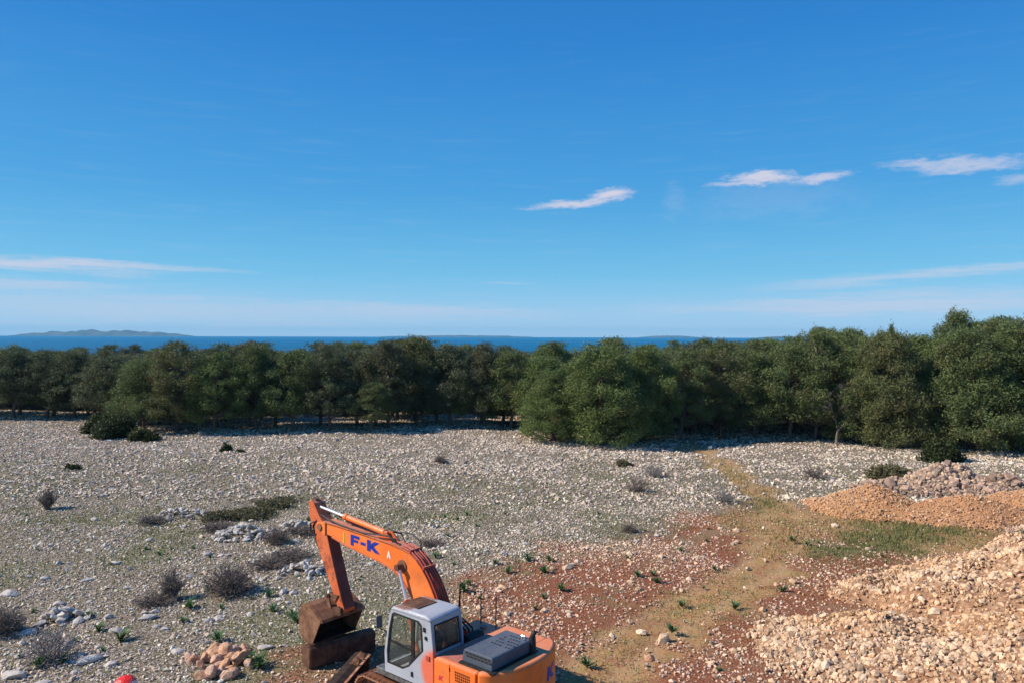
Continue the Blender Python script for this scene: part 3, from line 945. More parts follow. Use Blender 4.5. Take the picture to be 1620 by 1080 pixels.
front = [  # px, base py, top py, variant, scale across, material, label
    (-60, 664, 553, 'a', 1.0, 'pine_blue', 'dark grey-green pine just beyond the left edge of the picture'),
    (10, 664, 556, 'd', 1.0, 'pine_blue', 'dark pine at the far left edge with bare trunks below'),
    (62, 664, 560, 'b', 1.0, 'pine_blue', 'flat-topped grey-green pine, second from the left edge'),
    (108, 664, 557, 'f', 0.95, 'pine_blue', 'spreading dark pine left of the juniper clump'),
    (158, 672, 566, 'd', 0.95, 'pine_blue', 'dull green pine rising behind the juniper clump'),
    (215, 684, 572, 'f', 0.95, 'pine', 'low dark pine with foliage reaching down beside the juniper clump'),
    (270, 687, 540, 'c', 0.9, 'pine', 'pine with twiggy top breaking the sea horizon on the left'),
    (330, 688, 560, 'a', 0.85, 'pine_bright', 'yellow-green layered pine standing out on the left'),
    (398, 684, 548, 'f', 0.8, 'pine', 'brownish green pine right of the yellow-green layered one'),
    (455, 686, 556, 'd', 0.9, 'pine', 'mid green pine over the first clear gap of trunks'),
    (515, 686, 552, 'e', 0.9, 'pine_blue', 'pine on a straight dark trunk before the sunlit gap'),
    (582, 688, 608, 'b', 0.72, 'pine', 'short young pine standing forward of the shady trunks'),
    (610, 680, 542, 'a', 0.95, 'pine_blue', 'dark pine behind the short young pine'),
    (655, 676, 536, 'c', 0.85, 'pine', 'broad green-topped pine left of centre'),
    (712, 677, 548, 'd', 0.95, 'pine_blue', 'shaded pine over trunks with bright ground between them'),
    (765, 678, 546, 'f', 0.85, 'pine_blue', 'very dark hollow pine left of the bulging pine'),
    (810, 680, 556, 'b', 0.9, 'pine', 'pine partly hidden by the left side of the bulging pine'),
    (880, 700, 585, 'low', 0.72, 'pine_bright', 'left skirt of light green pine with branches on the stones'),
    (955, 704, 545, 'low', 1.0, 'pine_bright', 'large light green bulging pine with branches down to the ground'),
    (1020, 700, 546, 'low2', 0.85, 'pine_bright', 'full green pine pressed against the right of the bulging pine'),
    (1085, 696, 553, 'a', 0.85, 'pine', 'brown-tinged pine right of the bulging pine'),
    (1150, 692, 533, 'c', 0.9, 'pine', 'rusty brownish pine poking above the horizon right of centre'),
    (1205, 694, 556, 'f', 0.8, 'pine', 'dark pine behind the start of the dirt track'),
    (1262, 696, 545, 'd', 0.95, 'pine', 'green pine left of the dome-topped pair'),
    (1300, 697, 520, 'c', 0.9, 'pine', 'tall dome-topped dark green pine above the track'),
    (1372, 702, 545, 'low2', 0.85, 'pine', 'pine with low grey-green skirts right of the bare grey tree'),
    (1425, 708, 524, 'low', 0.85, 'pine', 'rounded tall pine in front of the spire-topped tree'),
    (1500, 708, 560, 'low2', 0.8, 'pine_bright', 'yellowish green pine between two tall ones on the right'),
    (1560, 714, 520, 'low', 1.0, 'pine', 'large spreading pine with horizontal boughs near the right edge'),
    (1625, 716, 512, 'low2', 1.0, 'pine', 'dense pine cut by the right edge of the picture'),
    (1690, 718, 508, 'low', 1.0, 'pine', 'tall pine just outside the right edge'),
    (1760, 718, 515, 'low2', 1.0, 'pine', 'outermost pine beyond the right edge'),
]
for (px, pb, pt, kind, s, mat, lab) in front:
    x, y, h = tops(px, pb, pt)
    h0 = {'a': 9.2, 'b': 8.6, 'c': 9.6, 'd': 8.2, 'e': 10.0, 'f': 8.8, 'low': 9.4, 'low2': 9.8}[kind] + 0.35
    put_tree(kind, x, y + 1.5, s, mat, lab, G_FRONT, sz=h / h0)

# special trees
x, y, h = tops(1590, 705, 492); put_tree('f', x, y + 7, 0.8, 'pine', 'tallest pine, its dark crown highest against the sky at the right', G_FRONT, sz=(h + 0.1) / 9.15)
x, y, h = tops(1463, 700, 516); put_tree('spire', x, y + 6, 0.5, 'pine', 'narrow spire-topped tree pointing above the right-hand pines', G_FRONT, sz=(h + 0.55) / 9.2, name='conical_tree', cat='conifer')
x, y, h = tops(1330, 695, 519); put_tree('spire', x, y + 6, 0.5, 'pine', 'slim pointed tree beside the dome-topped dark pine', G_FRONT, sz=(h + 0.4) / 9.2, name='conical_tree', cat='conifer')

# rows behind: what shows of each is only a bit of crown
row_rnd = random.Random(5)
labels_back = 'pine inside the wood, only its crown top showing'
for row in range(7):
    d0 = 6.0 + row * 5.2
    px = -160 + row * 13
    while px < 1800:
        fb = np.interp(px, [-160, 0, 150, 230, 400, 800, 860, 1000, 1100, 1300, 1420, 1620, 1800], [664, 664, 668, 684, 686, 680, 694, 698, 692, 696, 702, 712, 716])
        tp = np.interp(px, [-160, 0, 250, 280, 420, 640, 800, 940, 1000, 1150, 1240, 1300, 1400, 1500, 1560, 1620, 1800], [556, 560, 553, 548, 552, 543, 556, 542, 544, 540, 546, 526, 528, 532, 512, 505, 512])
        x0, y0 = W(px, fb)
        yy = y0 + d0 + row_rnd.uniform(-1.4, 1.4); xx = (px - 810) / 1200 * yy + row_rnd.uniform(-0.8, 0.8)
        if (row in (1, 2) and (430 < px < 560 or 670 < px < 780)) or (row == 1 and px < 130):
            px += 60; continue
        h = CAM_H - (tp + row_rnd.uniform(-9, 22) - 531) / 1200 * yy
        kind = row_rnd.choice('abcdef')
        h0 = {'a': 9.2, 'b': 8.6, 'c': 9.6, 'd': 8.2, 'e': 10.0, 'f': 8.8}[kind] + 0.35
        put_tree(kind, xx, yy, row_rnd.uniform(0.9, 1.1), row_rnd.choice(['pine', 'pine', 'pine_blue', 'pine_bright']) if px > 600 else row_rnd.choice(['pine', 'pine_blue', 'pine_blue']), labels_back + (', left of the bulging pine' if px < 880 else ', right of the bulging pine'), 'pines inside the wood behind the front row', sz=h / h0)
        px += (58 if row < 3 else 66) * 75 / max(y0 + d0, 60) + row_rnd.uniform(-8, 8)


# bare twiggy shrubs -------------------------------------------------
def twig_mesh(seed, n=110, h=1.0, w_=1.0, thick=0.011, sub=7, upright=0.0):
    pr = random.Random(seed)
    V = []; F = []
    def strip(a, b, r0, r1):
        d = (b - a).normalized(); u = d.cross(Vector((pr.uniform(-1, 1), pr.uniform(-1, 1), pr.uniform(-1, 1)))).normalized(); v2 = d.cross(u)
        i = len(V)
        for c, r_ in ((a, r0), (b, r1)):
            for k in range(3):
                an = 2.0944 * k; V.append(c + (u * math.cos(an) + v2 * math.sin(an)) * r_)
        for k in range(3):
            k2 = (k + 1) % 3; F.append((i + k, i + k2, i + 3 + k2)); F.append((i + k, i + 3 + k2, i + 3 + k))
    for _ in range(n):
        a = pr.uniform(0, 6.28); el = math.acos(pr.uniform(0.05 + upright, 1.0))
        d = Vector((math.sin(el) * math.cos(a) * w_, math.sin(el) * math.sin(a) * w_, math.cos(el) * h))
        L = pr.uniform(0.65, 1.0)
        p0 = Vector((pr.uniform(-.12, .12) * w_, pr.uniform(-.12, .12) * w_, -0.03)); p1 = p0 + d * L * 0.5 + Vector((pr.uniform(-.06, .06), pr.uniform(-.06, .06), 0.03))
        p2 = p0 + d * L + Vector((pr.uniform(-.08, .08), pr.uniform(-.08, .08), pr.uniform(-.04, .04)))
        strip(p0, p1, thick, thick * 0.8); strip(p1, p2, thick * 0.8, thick * 0.5)
        for k in range(sub):
            t = pr.uniform(0.35, 1.0); q = p0.lerp(p1, t * 2) if t < 0.5 else p1.lerp(p2, t * 2 - 1)
            e = q + (d.normalized() * 0.5 + Vector((pr.uniform(-1, 1), pr.uniform(-1, 1), pr.uniform(-0.5, 0.9)))).normalized() * pr.uniform(0.12, 0.26) * (h + w_) * 0.5
            e.z = max(e.z, 0.0)
            strip(q, e, thick * 0.6, thick * 0.4)
    return np_mesh('twigs', np.array([v[:] for v in V]), np.array(F))

TW = {'dome': twig_mesh(1, 190, 0.95, 0.85, 0.010, 9), 'low': twig_mesh(2, 170, 0.55, 1.0, 0.010, 8), 'tall': twig_mesh(3, 120, 1.25, 0.55, 0.010, 8, 0.35), 'sparse': twig_mesh(4, 80, 1.0, 0.75, 0.010, 7)}
TWM = {}
shrubs = [  # px, base py, metres radius, kind, material, label
    (250, 952, 0.95, 'low', 'twig', 'low left lobe of the forked bare grey bush'),
    (272, 945, 1.05, 'tall', 'twig', 'upright bare grey bush forking beside the round one'),
    (364, 938, 1.30, 'dome', 'twig', 'rounded dense bare brown-grey bush left of the digger'),
    (80, 1045, 1.25, 'sparse', 'twig_pale', 'loose pale bare bush above the pointed slab'),
    (4, 1000, 1.0, 'dome', 'twig', 'dark bare bush cut by the left edge'),
    (75, 808, 1.1, 'tall', 'twig', 'small upright grey bush far out on the left of the field'),
    (425, 896, 1.0, 'low', 'twig', 'low grey bush above the round one, towards the digger arm'),
    (460, 884, 1.1, 'low', 'twig', 'second low grey bush touching the digger arm in view'),
    (438, 858, 0.85, 'dome', 'twig', 'dark compact bush right of the pale stone pile'),
    (478, 842, 1.0, 'low', 'twig', 'dark low bush behind the top of the digger arm'),
    (1008, 775, 1.2, 'sparse', 'twig', 'thin grey bush in the stones left of the track'),
    (1035, 752, 1.2, 'sparse', 'twig_pale', 'pale thin bush just behind the thin grey one'),
    (1290, 754, 1.3, 'sparse', 'twig', 'grey bare bush right of the track, near the wood'),
    (697, 730, 0.75, 'dome', 'twig', 'tiny round brown bush alone near the middle of the field'),
    (997, 838, 0.55, 'dome', 'twig', 'small dark bush at the border of the red soil'),
    (682, 862, 0.70, 'low', 'twig', 'low brown bush behind the elbow of the boom'),
    (1145, 792, 1.1, 'sparse', 'twig_pale', 'pale twiggy bush beside the bend of the track'),
    (240, 828, 0.9, 'low', 'twig', 'flat brown bush above the scatter of whitish stones'),
    (345, 838, 1.0, 'low', 'twig', 'brown twigs at the left end of the green scrub patch'),
]
for (px, py, s, kind, mat, lab) in shrubs:
    key = (kind, mat)
    if key not in TWM:
        c = TW[kind].copy(); c.materials.append(M[mat]); TWM[key] = c
    x, y = W(px, py)
    o = link('bare_bush', TWM[key], None, None, (x, y, float(ground_h(x, y))), (0, 0, rnd.uniform(0, 6)), s)
    tag(o, lab, 'bush', 'bare twiggy bushes on the field')

def leafy_mesh(seed, n, rx, rz, leaf, irregular=0.35):
    r = np.random.default_rng(seed)
    cl = r.normal(0, 1, (14, 3)); cl /= np.linalg.norm(cl, axis=1, keepdims=True); cl[:, 2] = np.abs(cl[:, 2]) * 0.8
    cl *= r.uniform(0.3, 0.75, (14, 1))
    i = r.integers(0, 14, n)
    d = r.normal(0, 1, (n, 3)); d /= np.linalg.norm(d, axis=1, keepdims=True)
    P = cl[i] + d * r.uniform(0.15, 0.45, (n, 1))
    P = P * np.array([rx, rx, rz]); P[:, 2] = np.abs(P[:, 2])
    V = leaf_tris(r, P, n, leaf, 0.8, 1.2)
    t = np.clip(0.25 + 0.5 * r.random(n) + 0.3 * (r.random(14)[i] - 0.5), 0, 1)
    T = np.stack([t, (r.random(n) < 0.08) * 0.6, t * 0], 1)
    return np_mesh('foliage', V, np.arange(len(V)).reshape(-1, 3), np.repeat(T, 3, 0))
green_shrubs = [
    (357, 714, 0.62, 0.75, 'juniper', 'small dark green juniper bush alone in front of the wood, left'),
    (380, 716, 0.45, 0.28, 'juniper', 'flat scrap of green beside the small juniper bush'),
    (115, 743, 0.65, 0.42, 'juniper', 'small dark green bush out on the left of the field'),
    (988, 733, 0.95, 0.55, 'olive', 'dark brownish green bush in front of the bulging pine'),
    (1490, 727, 1.9, 1.9, 'juniper', 'dense dark green juniper standing in front of the right-hand pines'),
    (1415, 756, 1.9, 1.15, 'olive', 'rounded olive-brown bush left of the boulder heap'),
    (180, 692, 2.5, 2.8, 'juniper', 'large dark juniper clump at the corner of the wood'),
    (225, 696, 1.7, 1.5, 'juniper', 'smaller juniper tucked right of the large clump'),
    (155, 684, 1.9, 2.4, 'juniper', 'juniper bulging left of the large clump'),
    (400, 815, 1.8, 0.45, 'olive', 'long low patch of green scrub behind the pale stone pile'),
    (440, 798, 1.6, 0.45, 'olive', 'back strip of low green scrub above the patch'),
    (350, 820, 1.2, 0.5, 'olive', 'left end of low scrub, dull green'),
]
for i, (px, py, rx, rz, mat, lab) in enumerate(green_shrubs):
    x, y = W(px, py)
    big = rx * rz
    me = leafy_mesh(300 + i, int(min(9000, 900 + 1900 * big)), rx, rz, 0.12 if big < 1.2 else 0.17)
    o = link('green_bush', me, M[mat], None, (x, y, float(ground_h(x, y)) - 0.03))
    tag(o, lab, 'bush')

# bare grey tree among the pines
def bare_tree(label, px, pb, pt, seed, off):
    pr = random.Random(seed)
    x, y, h = tops(px, pb, pt)
    root = thing('bare_tree', label, 'tree', (x, y - off, float(ground_h(x, y - off))))
    t = MB(); tw = MB()
    def grow(p, d, L, r_, lev):
        q = p + d * L
        (t if lev < 2 else tw).tube([p, p.lerp(q, .5) + Vector((pr.uniform(-1, 1), pr.uniform(-1, 1), 0)) * L * .06, q], [r_, r_ * .8, r_ * .6], 5 if lev < 2 else 3, cap=False)
        if lev < 6:
            for _ in range(3 if lev < 3 else 3):
                nd = (d + Vector((pr.uniform(-1, 1), pr.uniform(-1, 1), pr.uniform(-.35, .6))) * .75).normalized()
                grow(p.lerp(q, pr.uniform(.55, 1)), nd, L * pr.uniform(.62, .85), max(r_ * .55, 0.012), lev + 1)
    grow(Vector((0, 0, -.2)), Vector((.1, 0, 1)).normalized(), h * .28, .13, 0)
    part('trunk', t, M['twig'], root); part('twigs', tw, M['twig'], root)
bare_tree('bare grey tree between the dark pines on the right', 1322, 700, 572, 3, 0.3)

# green leafy tufts
def tuft_mesh(seed, n=26, L=0.34):
    r = random.Random(seed); V = []; F = []
    for _ in range(n):
        a = r.uniform(0, 6.28); e = r.uniform(0.35, 1.25); l = L * r.uniform(.6, 1.1); wd = 0.022
        d = Vector((math.cos(a), math.sin(a), 0)); s = Vector((-math.sin(a), math.cos(a), 0)) * wd
        p1 = d * l * .5 * math.cos(e) + Vector((0, 0, l * .55 * math.sin(e))); p2 = d * l * math.cos(e * .75) + Vector((0, 0, l * math.sin(e) * .75))
        i = len(V); V += [-s, s, p1 + s, p1 - s, p2]; F += [(i, i + 1, i + 2), (i, i + 2, i + 3), (i + 3, i + 2, i + 4)]
    T = np.repeat(np.array([[r.random(), 0, 0] for _ in range(n)]), 5, 0)
    return np_mesh('tuft', np.array([v[:] for v in V]), np.array(F), T)
TU = [tuft_mesh(i) for i in range(4)]
for t_ in TU: t_.materials.append(M['tuft'])
named = [(735, 938, 1.5), (743, 928, 1.0), (837, 888, 1.3), (862, 906, 1.3), (870, 888, 1.1), (805, 907, 1.2), (890, 935, 1.2), (785, 893, .9), (470, 985, 1.3), (464, 976, 1.1), (300, 962, 1.4),
         (345, 1016, 1.3), (190, 1013, 1.5), (60, 1055, 1.2), (100, 1048, 1.2), (425, 946, 1.1), (432, 968, 1.1), (345, 1045, .9), (410, 1056, 1.6), (400, 1050, 1.3), (155, 997, 1.1), (140, 973, 1.0), (1165, 965, 1.1), (1080, 958, 1.0),
         (705, 815, .9), (725, 820, .9), (1040, 920, 1.1), (1010, 912, 1.1), (1035, 910, .9), (930, 1056, 1.2), (1065, 1000, 1.2), (740, 812, 1.0), (330, 935, 1.0), (1240, 938, 1.0), (1255, 853, 1.2), (690, 882, 1.0)]
gt = 'bright green leafy tufts growing between the stones'
def put_tuft(x, y, s, i, label):
    o = link('leaf_tuft', TU[i % 4], None, None, (x, y, float(ground_h(x, y))), (0, 0, rnd.uniform(0, 6)), s)
    red = float(zones(np.array([x]), np.array([y]))[0][0]) > 0.5
    side = 'on the red soil right of the digger' if (red and x > -1) else ('on reddish ground by the digger' if red else ('among pale stones left of the digger' if x < -3 else 'among pale stones beyond the digger'))
    tag(o, label.split(' tuft')[0] + ' tuft growing ' + side, 'plant', gt)
for i, (px, py, s) in enumerate(named):
    x, y = W(px, py); put_tuft(x, y, s * 1.1, i, 'bright green leafy tuft growing between pale stones')
tx, ty = scatter(1500, 20, 42, lambda a, b: 0.10 * (1 - zones(a, b)[2]) * ~in_heap(a, b) * (0.3 + sstep(0.4, 0.6, fbm(a, b, .3, 3, 12))), 77)
for i in range(min(len(tx), 80)):
    if math.hypot(tx[i] + 2.6, ty[i] - 20.4) < 4.8: continue
    put_tuft(float(tx[i]), float(ty[i]), rnd.uniform(0.5, 0.95), i, 'small green leafy tuft low among the pale stones')

# short grass in the field, on the track and the green patch
def grass(n, seed):
    r = np.random.default_rng(seed)
    def dens(x, y):
        s, c, t, g, f, mo = zones(x, y)
        return np.where(in_heap(x, y), 0, np.clip(0.22 * f + 0.35 * mo + 0.5 * t * sstep(.35, .6, fbm(x, y, .8, 3, 5)) + 0.40 * g + 0.12 * s - 0.1 * c, 0, 1) * sstep(66, 34, y))
    x, y = scatter(n, 18.5, 66, dens, seed)
    s, c, t, g, f, mo = zones(x, y)
    m_ = len(x)
    P = np.stack([x, y, ground_h(x, y) - 0.01], 1)
    a = r.uniform(0, 6.28, m_); hgt = r.uniform(0.035, 0.10, m_) * (1 + 0.4 * g) * (0.8 + y / 60)
    sd = np.stack([np.cos(a), np.sin(a), 0 * a], 1) * (0.02 * (0.6 + y / 40))[:, None]
    tip = P + np.stack([r.normal(0, .03, m_), r.normal(0, .03, m_), hgt], 1)
    V = np.stack([P - sd, P + sd, tip], 1).reshape(-1, 3)
    dry = np.clip(t * (r.random(m_) * 1.3) - g + 0.3 * s * (r.random(m_) < .4) + 0.35 * (r.random(m_) < 0.25), 0, 1)
    T = np.stack([r.random(m_), dry, 0 * a], 1)
    o = link('grass', np_mesh('grass', V, np.arange(len(V)).reshape(-1, 3), np.repeat(T, 3, 0)), M['grass'])
    tag(o, 'thin short grass between the stones and along the dirt track', kind='stuff')
grass(420000, 8)

# ------------------------------------------------------------------ excavator
ORANGE = (0.80, 0.165, 0.022)
M['orange'], w, b = mat_paint('orange_paint', ORANGE, (0.34, 0.12, 0.05), 0.42, 0.42, (0.86, 0.27, 0.08))
M['orange_arm'], w, b = mat_paint('worn_orange_paint', (0.56, 0.10, 0.025), (0.13, 0.04, 0.022), 0.95, 0.5, (0.74, 0.22, 0.09), 0.25)
M['red_pipe'], w, b = mat_paint('dark_red_paint', (0.42, 0.05, 0.025), (0.18, 0.05, 0.03), 0.5, 0.5)
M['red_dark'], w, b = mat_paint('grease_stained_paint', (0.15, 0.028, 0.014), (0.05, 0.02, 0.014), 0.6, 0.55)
M['grey_hood'], w, b = mat_paint('slate_grey_paint', (0.060, 0.078, 0.108), (0.10, 0.10, 0.10), 0.15, 0.5, None, 0.0, 0.10)
M['rust'] = mat_simple('rusty_steel', (0.13, 0.055, 0.030), (0.30, 0.155, 0.088), 3.5, 0.8, 0.1, 0.3, 0.5)
M['rust_dark'] = mat_simple('dark_rusty_steel', (0.075, 0.036, 0.024), (0.17, 0.085, 0.052), 4, 0.8, 0.15, 0.3, 0.5)
M['track'] = mat_simple('muddy_track_steel', (0.26, 0.09, 0.04), (0.55, 0.30, 0.17), 9, 0.8, 0.1, 0.3, 0.4)
M['black'] = mat_simple('black_rubber', (0.012, 0.012, 0.013), (0.035, 0.033, 0.03), 10, 0.6, 0, 0.3, 0.2)
M['steel'] = mat_simple('grimy_steel', (0.10, 0.10, 0.105), (0.24, 0.23, 0.22), 8, 0.5, 0.4, 0.4, 0.2)
M['chrome'] = new_mat('chromed_rod', (0.82, 0.83, 0.85), 0.22, 0.55, 0.6)[0]
M['blue'] = new_mat('blue_lettering', (0.015, 0.035, 0.30), 0.45)[0]
M['white'] = new_mat('white_sticker', (0.78, 0.76, 0.68), 0.5)[0]
M['yellow'] = new_mat('yellow_sticker', (0.55, 0.42, 0.04), 0.5)[0]
M['magenta'] = new_mat('red_sticker', (0.65, 0.03, 0.08), 0.5)[0]
M['bucket_shade'] = mat_simple('bucket_inside_shade', (0.022, 0.013, 0.010), (0.055, 0.032, 0.022), 6, 0.9)  # near-black colour standing in for the shade inside the buckets
M['seat'] = mat_simple('seat_fabric', (0.03, 0.03, 0.032), (0.06, 0.055, 0.05), 14, 0.9, 0, 0.1, 0.3)
# cab paint: pale grey-blue, the lower rear corner resprayed orange red, roof edge rusted
M['cab'], w, b = mat_paint('pale_blue_grey_paint', (0.36, 0.38, 0.43), (0.20, 0.16, 0.14), 0.5, 0.45, (0.44, 0.46, 0.50), 0.0, 0.15)
src = b.inputs['Base Color'].links[0].from_socket
tc = w.n('ShaderNodeTexCoord'); sx = w.n('ShaderNodeSeparateXYZ'); w.l(tc.outputs['Object'], sx.inputs[0])
nn = w.noise(tc.outputs['Object'], 3.0, 4, 0.6)
dd = w.m('SQRT', w.m('ADD', w.m('POWER', w.m('ADD', sx.outputs[0], 0.80), 2.0), w.m('POWER', w.m('MULTIPLY', w.m('SUBTRACT', sx.outputs[2], 1.72), 0.95), 2.0)))
pm = w.smooth(w.m('ADD', dd, w.m('MULTIPLY', nn, 0.16)), 0.46, 0.66, 0.92, 0.0)
rm = w.m('MULTIPLY', w.smooth(sx.outputs[2], 2.93, 2.96), w.m('MULTIPLY', w.smooth(w.m('ADD', w.m('MULTIPLY', sx.outputs[0], 0.6), w.m('MULTIPLY', nn, 0.9)), 0.50, 0.66), 0.85))
pm = w.m('MULTIPLY', pm, w.smooth(sx.outputs[1], 1.2, 1.3))
cc = w.mix(pm, src, (0.74, 0.13, 0.05))
cc = w.mix(rm, cc, (0.22, 0.10, 0.06))
w.l(cc, b.inputs['Base Color'])
# window glass
mg = bpy.data.materials.new('cab_glass'); mg.use_nodes = True
g = NT(mg.node_tree); mg.node_tree.nodes.clear()
o_ = g.n('ShaderNodeOutputMaterial'); tr = g.n('ShaderNodeBsdfTransparent'); gl = g.n('ShaderNodeBsdfGlossy'); mx = g.n('ShaderNodeMixShader'); df = g.n('ShaderNodeBsdfDiffuse'); mx2 = g.n('ShaderNodeMixShader')
tr.inputs[0].default_value = (0.86, 0.90, 0.87, 1); gl.inputs['Roughness'].default_value = 0.05; gl.inputs[0].default_value = (0.9, 0.95, 1, 1)
fr = g.n('ShaderNodeLayerWeight'); fr.inputs[0].default_value = 0.5
df.inputs[0].default_value = (0.30, 0.28, 0.24, 1); mx2.inputs[0].default_value = 0.06
g.l(g.m('ADD', g.m('MULTIPLY', g.m('POWER', fr.outputs['Facing'], 4.0), 0.55), 0.04), mx.inputs[0]); g.l(tr.outputs[0], mx.inputs[1]); g.l(gl.outputs[0], mx.inputs[2]); g.l(mx.outputs[0], mx2.inputs[1]); g.l(df.outputs[0], mx2.inputs[2]); g.l(mx2.outputs[0], o_.inputs[0])
M['glass'] = mg

ex = thing('excavator', 'orange crawler excavator with pale grey cab, cut off by the bottom edge', 'excavator', (-1.54, 19.5, 0), R(140))

# undercarriage
part('center_frame', MB().box(-0.9, 0.9, -0.85, 0.85, 0.45, 0.85).box(0.9, 1.55, -0.8, -0.45, 0.5, 0.8).box(0.9, 1.55, 0.45, 0.8, 0.5, 0.8).box(-1.55, -0.9, -0.8, -0.45, 0.5, 0.8).box(-1.55, -0.9, 0.45, 0.8, 0.5, 0.8), M['rust_dark'], ex, bevel=0.03)
part('swing_ring', MB().cyl((0, 0, 0.83), (0, 0, 1.07), 0.62, 32), M['black'], ex, True)
shoe = MB().box(-0.088, 0.088, -0.30, 0.30, 0, 0.028).prism([(-0.075, 0.028), (-0.045, 0.028), (-0.055, 0.062), (-0.068, 0.062)], -0.295, 0.295).prism([(-0.012, 0.028), (0.012, 0.028), (0.006, 0.055), (-0.006, 0.055)], -0.295, 0.295).prism([(0.045, 0.028), (0.075, 0.028), (0.068, 0.062), (0.055, 0.062)], -0.295, 0.295).mesh('track_shoe')
shoe.materials.append(M['track'])
XR, RR, ZC = 1.72, 0.40, 0.49
for sy in (1.12, -1.12):
    tr_ = part('track', MB().prism([(-1.5, 0.30), (1.5, 0.30), (1.62, 0.5), (1.45, 0.66), (-1.45, 0.66), (-1.62, 0.5)], sy - 0.16, sy + 0.16), M['rust_dark'], ex, bevel=0.03)
    per = 4 * XR + 2 * math.pi * RR; N = 52
    for i in range(N):
        s = per * i / N
        if s < 2 * XR: p = (XR - s, ZC + RR); a = math.pi
        elif s < 2 * XR + math.pi * RR:
            q = (s - 2 * XR) / RR; p = (-XR - RR * math.sin(q), ZC + RR * math.cos(q)); a = math.pi + q * -1
        elif s < 4 * XR + math.pi * RR: p = (-XR + (s - 2 * XR - math.pi * RR), ZC - RR); a = 0
        else:
            q = (s - 4 * XR - math.pi * RR) / RR; p = (XR + RR * math.sin(q), ZC - RR * math.cos(q)); a = -q
        # outward normal angle about y
        if s < 2 * XR: ry = 0
        elif s < 2 * XR + math.pi * RR: ry = -(s - 2 * XR) / RR
        elif s < 4 * XR + math.pi * RR: ry = math.pi
        else: ry = math.pi - (s - 4 * XR - math.pi * RR) / RR
        link('track_shoe', shoe, None, tr_, (p[0], sy, p[1]), (0, ry, 0))
    part('sprocket', MB().cyl((-XR, sy - 0.1, ZC), (-XR, sy + 0.1, ZC), 0.34, 20), M['rust_dark'], tr_, True)
    part('idler', MB().cyl((XR, sy - 0.08, ZC), (XR, sy + 0.08, ZC), 0.35, 24), M['rust'], tr_, True)
    for k in range(6): part('roller', MB().cyl((-1.25 + k * 0.5, sy - 0.18, 0.22), (-1.25 + k * 0.5, sy + 0.18, 0.22), 0.10, 12), M['rust_dark'], tr_, True)
    part('link_chain', MB().box(-XR, XR, sy - 0.09, sy + 0.09, ZC + RR - 0.10, ZC + RR - 0.005), M['track'], tr_)

# upper structure
part('deck', MB().prism([(1.42, -1.25), (1.42, -0.5), (1.15, -0.42), (1.15, 0.25), (1.42, 0.30), (1.42, 1.30), (-2.2, 1.32), (-2.2, -1.32), (1.2, -1.32)], 1.07, 1.24, 'z'), M['steel'], ex, bevel=0.02)
part('boom_bracket', MB().prism([(0.75, 1.24), (0.62, 1.7), (0.28, 2.18), (-0.02, 2.2), (-0.5, 1.24)], 0.235, 0.275).prism([(0.75, 1.24), (0.62, 1.7), (0.28, 2.18), (-0.02, 2.2), (-0.5, 1.24)], -0.275, -0.235).cyl((0.15, -0.32, 1.92), (0.15, 0.32, 1.92), 0.09, 16), M['orange_arm'], ex, bevel=0.01)
# left-hand body behind the cab: two doors
part('body_shell', MB().box(-2.12, -0.755, -1.345, 1.345, 1.245, 2.075), M['orange'], ex, bevel=0.06)
d1 = part('side_door', MB().box(-1.285, -0.775, 1.338, 1.372, 1.27, 2.055), M['orange'], ex, bevel=0.012)
d2 = part('side_door', MB().box(-2.10, -1.30, 1.338, 1.372, 1.27, 2.055), M['orange'], ex, bevel=0.012)
part('hinge', MB().cyl((-1.292, 1.375, 1.98), (-1.292, 1.375, 1.90), 0.014, 8), M['black'], d2)
part('hinge', MB().cyl((-1.292, 1.375, 1.45), (-1.292, 1.375, 1.37), 0.014, 8), M['black'], d2)
part('latch', MB().box(-2.04, -1.97, 1.372, 1.388, 1.74, 1.80), M['black'], d2)
for r_ in range(4):
    for c_ in range(8):
        x_ = -1.48 - c_ * 0.062 - r_ * 0.006; z_ = 1.935 - r_ * 0.062
        link('louver', (lambda me: me)(VAR.setdefault('louver', MB().prism([(-0.022, -0.02), (0.012, -0.02), (0.026, 0.02), (-0.008, 0.02)], 0, 0.012).mesh('louver'))), M['black'] if not VAR['louver'].materials else None, d2, (x_, 1.368, z_))
part('walkway_plate', MB().box(-1.42, -0.77, -0.5, 1.22, 2.076, 2.084), M['red_pipe'], ex)
# counterweight with a curved plan
arc = [(-2.125, 1.35)] + [(-2.20 - 0.62 * (1 - (yy / 1.35) ** 2) ** 0.62 if abs(yy) < 1.35 else -2.20, yy) for yy in np.linspace(1.345, -1.345, 25)] + [(-2.125, -1.35)]
arc = [(float(a_), float(b_)) for a_, b_ in arc]
cw = part('counterweight', MB().prism(arc, 0.98, 2.115, 'z'), M['orange'], ex, True, bevel=0.07)

